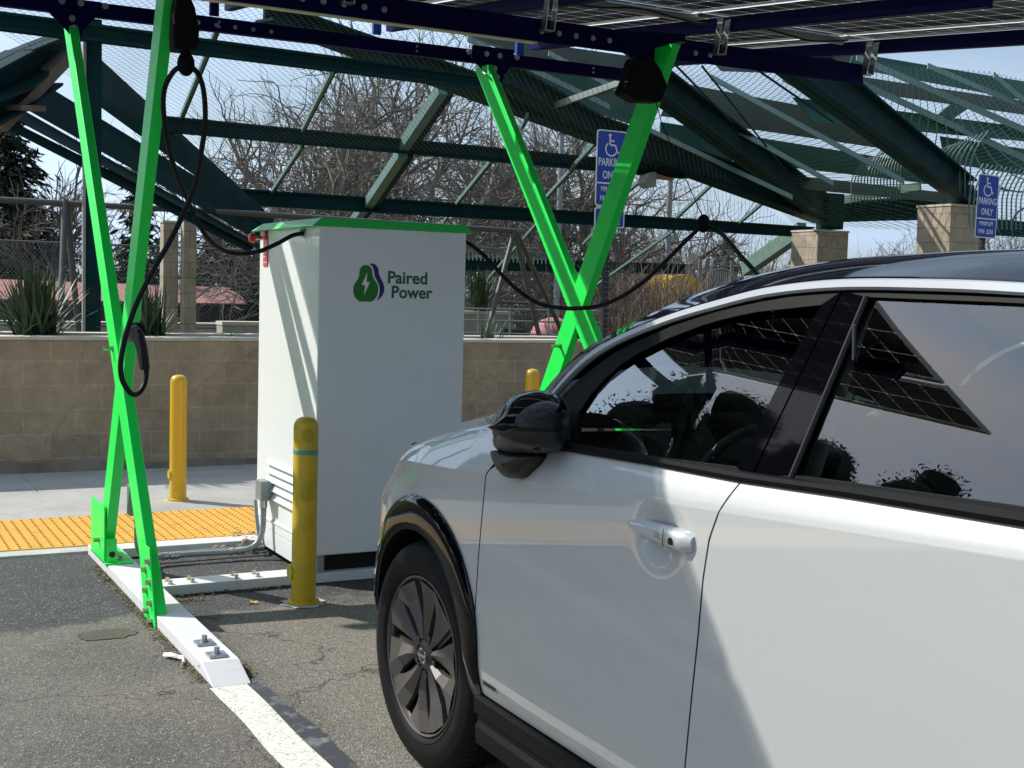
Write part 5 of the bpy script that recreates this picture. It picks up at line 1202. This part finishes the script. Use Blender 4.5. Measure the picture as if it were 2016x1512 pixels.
# flood light on the purlin
q = at_y(1292, 362, YB_-.1); t = empty('flood_light', q, 'small box flood light with amber lens under the teal purlin', 'light fitting')
MB().hexa([at_y(1283, 352, 15.0), at_y(1322, 356, 15.0), at_y(1322, 356, 15.2), at_y(1283, 352, 15.2), at_y(1288, 340, 15.0), at_y(1325, 352, 15.0), at_y(1325, 352, 15.2), at_y(1288, 340, 15.2)]).build('lens', mat('amber_lens', (.35, .19, .06), .4), t)
MB().extr([at_y(x, y, 14.95) for x, y in ((1270, 360), (1276, 344), (1292, 338), (1292, 368), (1280, 370))], (0, .2, 0)).build('housing', mat('pale_housing', (.30, .31, .30), .6), t)

# ---- curved picket fences
def picket_fence(pxs, label, Y0, Y1, lean, r=.012, rails=(), m=None):
    m = m or mat('green_picket', (.10, .165, .14), .45)
    t = empty('picket_fence', at_y(pxs[0][0], pxs[0][2], Y0), label, 'fence', 'curved green picket fences'); n = len(pxs); b = MB()
    for k, (x, yt, yb) in enumerate(pxs):
        Y = Y0+(Y1-Y0)*k/max(1, n-1); P = []
        for j in range(9):
            u = j/8; P.append(at_y(x+lean*max(0, u-.45)**1.8*2.6, yb+(yt-yb)*u, Y))
        b.tube(P, r, 5)
    b.build('pickets', m, t, smooth=60)
    for f in rails:
        b = MB(); b.tube([at_y(pxs[0][0], pxs[0][2]+(pxs[0][1]-pxs[0][2])*f, Y0), at_y(pxs[-1][0], pxs[-1][2]+(pxs[-1][1]-pxs[-1][2])*f, Y1)], r*1.3, 5); b.build('rail', m, t)
    return t
picket_fence([(1908+k*9.2, 322+k*1.4, 452) for k in range(16)], 'curved green picket fence behind the right parking sign', 12.9, 12.6, 32)
picket_fence([(1676+k*6.4, 300-k*1.6+(12 if k < 5 else 0), 400-k*.5) for k in range(16)], 'curved green picket fence arching above the gap between the two block pillars', 15.5, 15.0, 34)
picket_fence([(1826+k*10.5, 290-k*4, 345+k*6) for k in range(9)], 'curved green pickets rising above the big beam at upper right', 13.4, 13.1, 40)
picket_fence([(915+k*8, 482+k*.8, 512+k*.4) for k in range(28)], 'thin green picket railing far behind the right green posts', 21.5, 21.5, -8, r=.014, rails=(.95,))
# ---- swing frame with long top bar
SWG = mat('grey_brown_tube', (.105, .095, .09), .5, metal=.2, var=.1)
SWF = empty('swing_frame', at_y(1013, 660, 17.2), 'long grey tubular swing frame with its top bar running behind the cabinet', 'swing frame')
MB().tube([at_y(-150, 385, 15.9), at_y(500, 421, 15.9), at_y(1013, 455, 15.9)], .036, 12).build('top_bar', SWG, SWF, smooth=50)
for (x0, y0, x1, y1, Y1) in ((1013, 455, 962, 645, 15.5), (1013, 455, 1063, 668, 16.0), (1016, 455, 1100, 640, 17.2), (128, 394, 120, 600, 15.4), (130, 394, 156, 665, 16.1)):
    a = at_y(x0, y0, 15.9); c = at_y(x1, y1, Y1); d = (c-a); c = a+d*((a.z+1.2)/(a.z-c.z)); MB().tube([a, c], .036, 10).build('leg', SWG, SWF, smooth=50)
# ---- parking signs
SB = mat('sign_blue', (.008, .045, .30), .4); SWH = mat('sign_white', (.68, .70, .74), .45); POSTB = mat('black_sign_post', (.010, .012, .014), .5)
def rrect(cx, y, z0, z1, wd, r, d, m, name, parent, th=.002):
    pts = []
    for (sx, sz, a0) in ((1, 1, 0), (-1, 1, 90), (-1, -1, 180), (1, -1, 270)):
        X = cx+sx*(wd/2-r); Z = (z1 if sz > 0 else z0)-sz*r
        for k in range(6): a = rad(a0+k*18); pts.append((X+r*math.cos(a), y, Z+r*math.sin(a)))
    return MB().extr(pts, (0, th, 0)).build(name, m, parent)
def wheelchair(cx, y, zt, s, parent):
    b = MB(); v = lambda x, z: Vector((cx+x*s, y, zt+z*s)); b.lathe([(.0005, 0), (.062*s, 0), (.062*s, -.001), (.0005, -.001)], v(-.10, -.07), axis='y', n=16)
    def seg(pts, w_):
        for a, c in zip(pts, pts[1:]): b.bar(v(*a), v(*c), .001, w_*s, up=Vector((c[1]-a[1], 0, -(c[0]-a[0]))) if 0 else (Vector((v(*c)-v(*a)).normalized().cross(Vector((0, 1, 0))))))
    seg([(-.10, -.12), (-.08, -.46), (.17, -.46), (.27, -.76), (.36, -.73)], .065); seg([(-.09, -.29), (.12, -.29)], .055)
    arc = [(-.02+.27*math.cos(rad(a)), -.62+.27*math.sin(rad(a))) for a in range(125, 352, 12)]; seg(arc, .055)
    b.build('wheelchair_symbol', SWH, parent)
def sign(cx, y, zt, label, extra=False):
    t = empty('parking_sign', (cx, y, 0), label, 'sign', 'blue accessible parking signs')
    MB().box(cx-.028, cx+.028, y+.012, y+.055, 0, zt-.1).build('post', POSTB, t, bevel=.003)
    bh = MB()
    for k in range(60):
        z = .05+k*.05
        if z < zt-.8: 
            for dx in (-.015, .015): bh.box(cx+dx-.004, cx+dx+.004, y+.0105, y+.0115, z, z+.008)
    bh.build('post_holes', GALV, t)
    W_, Hh = .335, .715
    rrect(cx, y, zt-Hh, zt, W_, .03, 0, SWH, 'plate', t, .002); rrect(cx, y-.0012, zt-Hh+.011, zt-.011, W_-.022, .024, 0, SB, 'face', t, .001)
    MB().box(cx-W_/2+.008, cx+W_/2-.008, y-.0022, y-.0013, zt-.505, zt-.492).build('divider', SWH, t)
    wheelchair(cx, y-.0014, zt-.03, .235, t)
    kw = dict(xdir=(1, 0, 0), updir=(0, 0, 1), align='CENTER', extr=.0004)
    text_mesh('PARKING', .105, SWH, t, (cx, y-.0022, zt-.335), sx=.66, off=.0012, **kw); text_mesh('ONLY', .105, SWH, t, (cx, y-.0022, zt-.455), sx=.66, off=.0012, **kw)
    text_mesh('MINIMUM', .068, SWH, t, (cx, y-.0022, zt-.575), sx=.75, off=.0006, **kw); text_mesh('FINE  $250', .068, SWH, t, (cx, y-.0022, zt-.665), sx=.75, off=.0006, **kw)
    if extra:
        rrect(cx, y, zt-Hh-.20, zt-Hh-.015, W_, .025, 0, SWH, 'plate', t, .002); rrect(cx, y-.0012, zt-Hh-.19, zt-Hh-.025, W_-.022, .02, 0, SB, 'face', t, .001)
        text_mesh('VAN', .06, SWH, t, (cx, y-.0022, zt-Hh-.10), sx=.75, off=.0006, **kw); text_mesh('ACCESSIBLE', .055, SWH, t, (cx, y-.0022, zt-Hh-.17), sx=.78, off=.0006, **kw)
    return t
q = at_y(1176, 254, 10.45); sign(q.x+.1675, 10.45, q.z, 'blue parking only sign partly hidden behind the right green post', True)
q = at_y(1940, 343, 10.45); s2 = sign(q.x+.0, 10.45, q.z, 'blue PARKING ONLY sign at the right edge in front of a block pillar'); s2.rotation_euler = (0, rad(1.2), 0)
# ---- low things behind the planter
PB = mat('beige_planter', (.36, .33, .28), .9, var=.12)
def lowwall(x0, x1, yt, Y, label):
    a, c = at_y(x0, yt, Y), at_y(x1, yt, Y); t = empty('low_wall', ((a.x+c.x)/2, Y, -1.2), label, 'wall'); MB().box(a.x, c.x, Y, Y+.3, -1.2, a.z-.05).build('wall_face', PB, t); MB().box(a.x-.01, c.x+.01, Y-.015, Y+.315, a.z-.049, a.z).build('cap', CAP, t)
lowwall(-120, 512, 630, 19.5, 'low beige wall in the park beyond the planter at left')
lowwall(438, 560, 633, 17.8, 'short beige planter wall just left of the cabinet')
lowwall(905, 1010, 612, 19.0, 'grey beige planter box behind the railing right of the cabinet')
MB().box(*[0]*0) if 0 else None
q = at_y(1008, 648, 18.6); q2 = at_y(1036, 690, 18.6); o = MB().box(q.x, q2.x, 18.6, 18.9, -1.2, q.z).build('utility_box', mat('dark_green_box', (.03, .05, .045), .6), None, bevel=.02); tag(o, 'small dark green utility box behind the railing', 'utility box')
RL = mat('grey_rail', (.28, .34, .32), .45, metal=.5)
R1 = empty('railing', at_y(1000, 640, 18.2), 'low grey tube railing behind the wall between cabinet and right green posts', 'railing')
for y in (607, 630, 655): MB().tube([at_y(900, y, 18.2), at_y(1190, y+6, 18.2)], .014, 8).build('rail', RL, R1, smooth=50)
for x in (942, 1004, 1080, 1150): MB().tube([at_y(x, 605, 18.2), at_y(x, 690, 18.2)], .016, 8).build('rail_post', RL, R1, smooth=50)
R2 = empty('railing', at_y(60, 640, 20.5), 'dark metal railing on the low wall at left', 'railing')
for y in (643, 637): MB().tube([at_y(-60, y-4, 19.4), at_y(440, y+4, 19.4)], .01, 6).build('rail', SWG, R2)
# pink play rock
b = MB(); q = at_y(1090, 652, 20)
for i in range(7):
    a = i/6*math.pi/2; 
b.lathe([(.42*math.cos(i/6*math.pi/2)+.0005, -.1+.35*math.sin(i/6*math.pi/2)) for i in range(7)], q, n=12)
tag(b.build('play_mound', mat('pink_rubber', (.42, .17, .18), .8), smooth=60), 'rounded pink play mound beyond the railing left of the green posts', 'play mound')
# red roofed shelter
SHL = empty('shelter', at_y(240, 600, 38), 'long low shelter with faded red roof far behind the left planter', 'shelter')
RR = mat('faded_red_roof', (.36, .16, .13), .8, var=.18, vscale=1.2, dirt=((.30, .22, .14), .7, .8)); 
def roofq(px, Y0, Y1, m=RR):
    b = MB(); (xa, ya), (xb, yb), (xc, yc), (xd_, yd) = px; b.hexa([at_y(xa, ya, Y0), at_y(xb, yb, Y0), at_y(xc, yc, Y1), at_y(xd_, yd, Y1), at_y(xa, ya-2, Y0), at_y(xb, yb-2, Y0), at_y(xc, yc-2, Y1), at_y(xd_, yd-2, Y1)]); b.build('roof', m, SHL)
roofq([(-100, 588), (486, 600), (452, 568), (-100, 548)], 37, 39.5)
a, c = at_y(-90, 592, 37.6), at_y(470, 600, 37.6); MB().box(a.x, c.x, 37.6, 37.8, -1.2, a.z-.05).build('wall', mat('dark_shed_wall', (.05, .05, .048), .9), SHL)
for x in range(-60, 480, 45):
    q = at_y(x, 600, 37.1); MB().box(q.x-.05, q.x+.05, 37.1, 37.2, -1.2, q.z+.05).build('post', SWG, SHL)
# chain-link fences
CLK = meshmat('chain_link', (.25, .27, .27), .07, .0045)
def chainlink(x0, y0, x1, y1, Y, step, label):
    a, c = at_y(x0, y0, Y), at_y(x1, y1, Y); t = empty('chain_link_fence', ((a.x+c.x)/2, Y, -1.2), label, 'fence')
    b = MB(); b.uv = []; zt = (a.z+c.z)/2
    for p, q in (((a.x, Y, -1.2), (0, 0)), ((c.x, Y, -1.2), (c.x-a.x, 0)), ((c.x, Y, zt), (c.x-a.x, zt+1.2)), ((a.x, Y, zt), (0, zt+1.2))): b.v.append(p); b.uv.append(q)
    b.f.append((0, 1, 2, 3)); b.m.append(0); b.build('wire_mesh', CLK, t); MB().tube([(a.x, Y, zt), (c.x, Y, zt)], .02, 8).build('rail', SWG, t)
    x = a.x
    while x < c.x+.01: MB().tube([(x, Y, -1.2), (x, Y, zt+.03)], .03, 8).build('post', SWG, t, smooth=50); x += step
chainlink(-150, 470, 520, 492, 24, 3.05, 'chain-link fence with grey top rail in front of the red roofed shelter')
chainlink(905, 540, 1330, 552, 30, 3.05, 'grey chain-link fence far behind the right green posts')
# playground
PG = empty('playground', at_y(1380, 640, 27), 'playground tower with brown posts, grey rails and a yellow slide hood', 'playground')
BR = mat('brown_play_post', (.22, .17, .15), .6); PY_ = mat('yellow_play_plastic', (.62, .36, .015), .45); GR = mat('grey_play_rail', (.33, .33, .32), .5)
for (x, y) in ((1327, 508), (1379, 505), (1394, 510), (1442, 507), (1360, 520)):
    q = at_y(x, y, 27); MB().tube([(q.x, 27, -1.2), (q.x, 27, q.z)], .055, 10).build('post', BR, PG, smooth=50); blob(q, .07, .05, PG, mat('blue_cap', (.16, .2, .30), .5), 'post_cap')
for k in range(12):
    q = at_y(1394+k*4.1, 532+abs(k-5.5)*.6, 26.9); MB().tube([(q.x, 26.9, q.z-.75), (q.x, 26.9, q.z)], .014, 6).build('baluster', GR, PG)
MB().tube([at_y(x, y, 26.9) for x, y in ((1392, 542), (1400, 532), (1420, 529), (1435, 532), (1442, 542))], .022, 6).build('rail', GR, PG)
P = [at_y(x, y, 26.8) for x, y in ((1316, 606), (1316, 555), (1325, 544), (1350, 540), (1372, 548), (1384, 566), (1384, 574), (1362, 570), (1340, 572), (1334, 606))]; MB().extr(P, (0, .9, 0)).build('slide_hood', PY_, PG)
MB().extr([at_y(x, y, 26.7) for x, y in ((1300, 640), (1385, 640), (1385, 690), (1300, 690))], (0, .1, 0)).build('play_panel', PY_, PG)
for k in range(7): q = at_y(1342+k*6, 572, 26.75); MB().tube([(q.x, 26.75, q.z-.6), (q.x, 26.75, q.z)], .015, 6).build('baluster', GR, PG)
# light poles
LPM = mat('grey_light_pole', (.30, .31, .32), .6)
for i, (x, yt, Y, r) in enumerate(((968, 205, 34, .045), (1106, 262, 28, .085), (1320, 352, 30, .09), (632, 225, 40, .05))):
    q = at_y(x, yt, Y); t = empty('light_pole', (q.x, Y, -1.2), ['thin grey pole among bare trees right of the cabinet', 'thick grey pole just left of the left parking sign', 'grey pole under the flood light', 'slender pole rising above the cabinet among bare branches'][i], 'pole', 'grey poles in the park')
    MB().tube([(q.x, Y, -1.2), (q.x, Y, q.z)], [r, r*.8], 12).build('shaft', LPM, t, smooth=50); blob((q.x, Y, q.z), r*1.3, .05, t, LPM, 'finial')

# ================================================================ VEGETATION
BARK = mat('grey_brown_bark', (.20, .18, .155), .95, var=.35, vscale=8)
TWIG = mat('brown_twigs', (.20, .175, .15), .95, var=.3, vscale=3)
def branch(rr, trunk, twig, p, d, L_, r, depth, maxd, wig, spread, kids):
    n = 4 if depth < 2 else 3; pts = [p.copy()]; q = p.copy(); dd = d.copy()
    for k in range(n):
        dd = (dd+Vector((rr.gauss(0, wig), rr.gauss(0, wig), rr.gauss(0, wig)+.05))).normalized(); q = q+dd*(L_/n); pts.append(q.copy())
    rs = [max(.0055, r*(1-.42*k/n)) for k in range(n+1)]
    (trunk if depth < 2 else twig).tube(pts, rs, 7 if depth == 0 else 5 if depth == 1 else 3, cap=False)
    if depth >= maxd: return
    for k in range(kids[depth]):
        u = rr.uniform(.3, 1) if k else 1.0; i = min(n-1, int(u*n)); b0 = pts[i].lerp(pts[i+1], u*n-i); a = rr.uniform(0, 6.283)
        s1 = dd.orthogonal().normalized(); s2 = dd.cross(s1); tilt = rr.uniform(.5, 1)*spread*(.35 if k == 0 else 1)
        nd = (dd*math.cos(tilt)+(s1*math.cos(a)+s2*math.sin(a))*math.sin(tilt)).normalized()
        branch(rr, trunk, twig, b0, nd, L_*rr.uniform(.58, .86), rs[i]*rr.uniform(.5, .72) if k else rs[-1]*.95, depth+1, maxd, wig, spread, kids)
def bare_tree(seed, loc, hgt, label, maxd=5, kids=(6, 5, 5, 4, 3), r=.2, lean=(0, 0), spread=.95, wig=.14, group='bare winter trees behind the wall', trunkf=.30):
    rr = random.Random(seed); t = empty('bare_tree', loc, label, 'tree', group); a, c = MB(), MB()
    branch(rr, a, c, Vector(loc), Vector((lean[0], lean[1], 1)).normalized(), hgt*trunkf, r, 0, maxd, wig, spread, kids)
    a.build('trunk', BARK, t, smooth=60); c.build('crown', TWIG, t); return t
trees = [
    (21, 700, 32, 12.5, 'large spreading bare tree directly above the cabinet'),
    (22, 560, 40, 14.0, 'bare tree rising between the left green posts and the cabinet'),
    (23, 1085, 32, 11.5, 'bare tree between the two arms of the right green posts'),
    (24, 880, 44, 14.5, 'distant bare tree right of the cabinet centre'),
    (25, 1480, 38, 10.0, 'bare tree behind the peak of the right charging cable'),
    (26, 1740, 34, 7.2, 'bare tree seen between the two block pillars'),
    (27, 165, 42, 10.0, 'thin bare tree behind the left green posts'),
    (28, 1240, 46, 9.5, 'bare tree behind the left parking sign'),
    (29, 2010, 30, 7.0, 'bare tree at the right edge behind the picket fence'),
    (30, 800, 30, 10.5, 'gnarled bare tree above the logo of the cabinet'),
    (31, 960, 42, 11, 'tall bare tree near the thin grey pole'),
]
for (sd, x, Y, hg, lb) in trees:
    q = at_y(x, 700, Y); bare_tree(sd, (q.x, Y, -1.2), hg, lb, r=hg*.029, spread=1.15 if sd != 27 else .6, wig=.27, trunkf=.30)
# bare trees beside and behind the camera side so reflections have a skyline
for (sd, x, Y) in ((41, -14, 16), (42, -22, 10), (43, -9, 24), (44, -26, 22)): bare_tree(sd, (x, Y, -1.2), 9, ['bare tree beyond the lot to the far left, nearer the pavement', 'bare tree far out to the left of the lot', 'bare tree behind the left end of the wall', 'farthest bare tree at the left'][sd-41], maxd=4, kids=(5, 5, 5, 4, 3), r=.2)
# tall dense evergreens out to the left, the dark skyline mirrored in the car windows
EVG = leafmat('evergreen_leaves', (.012, .022, .012), (.035, .05, .028), .8)
def evergreen(seed, x, Y, hg, R, label):
    rr = random.Random(seed); t = empty('evergreen_tree', (x, Y, -1.2), label, 'tree', 'tall evergreens left of the lot'); MB().tube([(x, Y, -1.2), (x, Y, -1.2+hg*.9)], [.35, .08], 10).build('trunk', BARK, t, smooth=60); b = MB()
    core = MB()
    for q in range(64):
        u = rr.random()**.9; R_ = R*(1-u)**.6+.5; a = rr.uniform(0, 6.283); c = Vector((x+R_*.6*math.cos(a), Y+R_*.6*math.sin(a), -1.2+hg*(.25+.71*u))); r = R*rr.uniform(.20, .32)*(1.15-u*.5)
        core.lathe([(max(.001, r*.8*math.sin(math.pi*q_/7)*rr.uniform(.8, 1.1)), -r*.8*math.cos(math.pi*q_/7)) for q_ in range(8)], c, n=9)
        for k in range(330):
            v = Vector((rr.gauss(0, 1), rr.gauss(0, 1), rr.gauss(0, 1))).normalized()*r*rr.uniform(.7, 1.12); p = c+v; s = rr.uniform(.07, .17); e = Vector((rr.gauss(0, 1), rr.gauss(0, 1), rr.gauss(0, .7))).normalized()*s; f = v.cross(e).normalized()*s*.5; b.quad(p-e, p-f, p+e, p+f)
    b.build('crown', EVG, t); core.build('inner_foliage', EVG, t)
for k in range(9):
    az = rad(-21.5-4.6*k); D_ = 56-1.2*k+(k % 2)*4; el = rad(20.2+.42*k+(.7 if k % 3 == 1 else 0))
    evergreen(90+k, D_*math.sin(az), D_*math.cos(az), D_*math.tan(el)+2.7, 7.2, 'tall dark evergreen far beyond the lot, '+['rightmost', 'second from the right', 'third from the right', 'fourth from the right', 'middle', 'fourth from the left', 'third from the left', 'second from the left', 'leftmost'][k]+' in its row')
# thicket of upright bare stems
STEM = mat('reddish_stems', (.17, .125, .095), .9, var=.35, vscale=2)
def thicket(seed, x, Y, wd, hg, n, label):
    rr = random.Random(seed); q = at_y(x, 690, Y); t = empty('bare_shrub', (q.x, Y, -1.2), label, 'shrub', 'bare upright shrubs behind the wall'); b = MB()
    for k in range(n):
        p = Vector((q.x+rr.gauss(0, wd*.45), Y+rr.gauss(0, wd*.35), -1.2)); h = hg*rr.uniform(.55, 1.0); lx, ly = rr.gauss(0, .14)+(p.x-q.x)*.12, rr.gauss(0, .12)
        pts = [p]; 
        for j in range(1, 6): pts.append(p+Vector((lx*h*(j/5)**1.4+rr.gauss(0, .03), ly*h*(j/5)**1.4+rr.gauss(0, .03), h*j/5)))
        b.tube(pts, [.013, .011, .009, .007, .005, .003], 3, cap=False)
        for j in range(5):
            u = rr.randint(1, 4); o = pts[u]; e = o+Vector((rr.gauss(0, .28), rr.gauss(0, .28), rr.uniform(.25, .6))); b.tube([o, (o+e)/2+Vector((rr.gauss(0, .03), 0, .03)), e], [.006, .005, .003], 3, cap=False)
    b.build('stems', STEM, t); return t
thicket(51, 1262, 20, 1.1, 3.6, 330, 'tall reddish bare shrub behind the right green post')
thicket(52, 1350, 22, 1.1, 3.4, 300, 'tall bare shrub in front of the playground slide')
thicket(53, 1175, 18.5, .8, 2.6, 200, 'bare shrub beside the right green post crossing')
thicket(54, 1450, 24, 1.0, 2.4, 140, 'bare shrub behind the car windscreen')
# conifers
NEED = leafmat('dark_needles', (.010, .022, .012), (.035, .055, .028), .8)
def conifer(seed, x, Y, hg, rad_, label, dens=1.0, layers=26):
    rr = random.Random(seed); q = at_y(x, 700, Y); base = Vector((q.x, Y, -1.2)); t = empty('conifer', base, label, 'tree', 'evergreen conifers behind the park')
    MB().tube([base, base+Vector((0, 0, hg))], [hg*.022, .02], 8).build('trunk', BARK, t, smooth=60); b = MB()
    for k in range(layers):
        u = (k+.5)/layers; z = hg*(.12+.86*u); R = rad_*(1-u)**.75*rr.uniform(.7, 1.12)
        for j in range(int(9*dens)):
            a = rr.uniform(0, 6.283); Lr = R*rr.uniform(.55, 1.1); d = Vector((math.cos(a), math.sin(a), -.18)); n = max(3, int(Lr*9))
            for m_ in range(n):
                v = (m_+.5)/n; c = base+Vector((0, 0, z))+d*Lr*v+Vector((rr.gauss(0, .10), rr.gauss(0, .10), rr.gauss(0, .07)-.25*v*v*R*.4))
                for _ in range(3):
                    s = rr.uniform(.07, .17); e = (d*.8+Vector((rr.gauss(0, .5), rr.gauss(0, .5), rr.gauss(0, .3)-.2))).normalized()*s*1.6; f = Vector((rr.gauss(0, 1), rr.gauss(0, 1), rr.gauss(0, .4))).normalized()*s*.45; b.quad(c-e, c-f, c+e, c+f)
    b.build('crown', NEED, t); return t
conifer(61, 20, 44, 8.6, 3.0, 'dense dark conifer at the left edge', 2.0)
conifer(62, 268, 44, 6.8, 1.9, 'slender conifer seen between the arms of the left green posts')
conifer(63, 425, 44, 6.0, 2.2, 'open conifer right of the slim block pillars')
conifer(64, 500, 44, 5.4, 2.2, 'drooping conifer just left of the cabinet', .8)
conifer(66, 1425, 44, 5.2, 2.4, 'conifer behind the playground')
# strap-leaved clumps in the planter
STRAP = leafmat('strap_leaves', (.022, .050, .018), (.060, .105, .045), .5); STRAPP = leafmat('pale_strap_leaves', (.18, .22, .17), (.07, .11, .06), .6)
def clump(seed, x, Y, z, n, hg, label, m=STRAP, wd=.02, spread=.75):
    rr = random.Random(seed); q = at_y(x, 655, Y); base = Vector((q.x, Y, z)); b = MB()
    for k in range(n):
        a = rr.uniform(0, 6.283); tl = abs(rr.gauss(0, .5))*spread; h = hg*rr.uniform(.6, 1.05); o = base+Vector((rr.gauss(0, .05), rr.gauss(0, .03), 0)); d = Vector((math.cos(a), math.sin(a), 0)); sd = Vector((-d.y, d.x, 0))*wd*rr.uniform(.6, 1.1); P = []
        for j in range(7):
            u = j/6; c = o+d*h*(math.sin(tl)*u+.15*tl*u*u)+Vector((0, 0, h*(u*math.cos(tl)-.22*tl*u*u))); ww = (1-u)**.6+.02; P.append([c-sd*ww, c+Vector((0, 0, -.004))*ww, c+sd*ww])
        b.grid(P)
    return tag(b.build('strap_leaf_plant', m), label, 'plant', 'strap-leaved plants in the planter')
clump(71, 68, 11.12, 1.0, 360, .70, 'large dark green strap-leaved clump in the planter at the left edge', wd=.019)
clump(72, 292, 11.12, 1.0, 150, .58, 'strap-leaved clump in the planter behind the left green posts', wd=.015, spread=1.0)
clump(73, 962, 11.12, 1.0, 46, .36, 'small pale spiky plant in the planter right of the cabinet', STRAPP, wd=.010, spread=.6)
q = at_y(945, 612, 19.2); clump(74, 942, 19.2, q.z, 220, .75, 'dark bushy strap plant in the grey planter behind the railing', wd=.02, spread=.9)
LG_ = leafmat('light_weed', (.10, .20, .03), (.16, .26, .05)); rr = random.Random(9); b = MB(); q = at_y(453, 655, 10.9)
for k in range(60): leafy((q.x+rr.gauss(0, .04), 10.98+rr.gauss(0, .02), 1.03+abs(rr.gauss(0, .03))+.03), .016)
tag(b.build('weed', LG_), 'tiny bright green weed on the wall cap left of the cabinet', 'plant')
# far woods: leafless mass with some evergreen behind everything
WOOD = leafmat('far_twigs', (.15, .14, .13), (.24, .225, .21), 1); WOODG = leafmat('far_evergreen', (.03, .04, .025), (.07, .08, .05), 1)  # far twig colour lightened to stand for distance haze
rr = random.Random(77); b = MB(); c2 = MB()
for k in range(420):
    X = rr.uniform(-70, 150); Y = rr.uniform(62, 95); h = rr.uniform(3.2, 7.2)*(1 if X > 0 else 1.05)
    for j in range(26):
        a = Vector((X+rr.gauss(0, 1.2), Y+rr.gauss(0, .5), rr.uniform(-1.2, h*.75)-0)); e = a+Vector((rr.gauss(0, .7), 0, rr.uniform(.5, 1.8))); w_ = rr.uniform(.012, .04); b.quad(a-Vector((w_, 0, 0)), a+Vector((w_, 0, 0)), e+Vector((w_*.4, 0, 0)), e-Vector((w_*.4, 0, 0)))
    if rr.random() < .35:
        for j in range(240):
            u = rr.random(); p = Vector((X+rr.gauss(0, 1.1*(1.1-u)), Y+1, -1.2+h*.8*u)); s = rr.uniform(.08, .22); e = Vector((rr.gauss(0, 1), 0, rr.gauss(0, 1))).normalized()*s; f = Vector((e.z, rr.gauss(0, .05), -e.x))*.7; c2.quad(p-e, p-f, p+e, p+f)
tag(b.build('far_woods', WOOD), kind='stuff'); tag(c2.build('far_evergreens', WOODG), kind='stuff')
# low hedge masses closing the horizon
rr = random.Random(78); b = MB()
for k in range(52000):
    X = rr.uniform(-60, 110); Y = rr.uniform(54, 60); z = -1.2+3.0*(rr.random()**.75)*(.75+.35*mnoise.noise(Vector((X*.25, 3, 0)))); s = rr.uniform(.06, .2)
    e = Vector((rr.gauss(0, 1), 0, rr.gauss(0, 1))).normalized()*s; f = Vector((e.z, rr.gauss(0, .1), -e.x))*.6; p = Vector((X, Y, z)); b.quad(p-e, p-f, p+e, p+f)
tag(b.build('undergrowth', leafmat('undergrowth_leaves', (.075, .072, .055), (.14, .13, .105), 1)), kind='stuff')
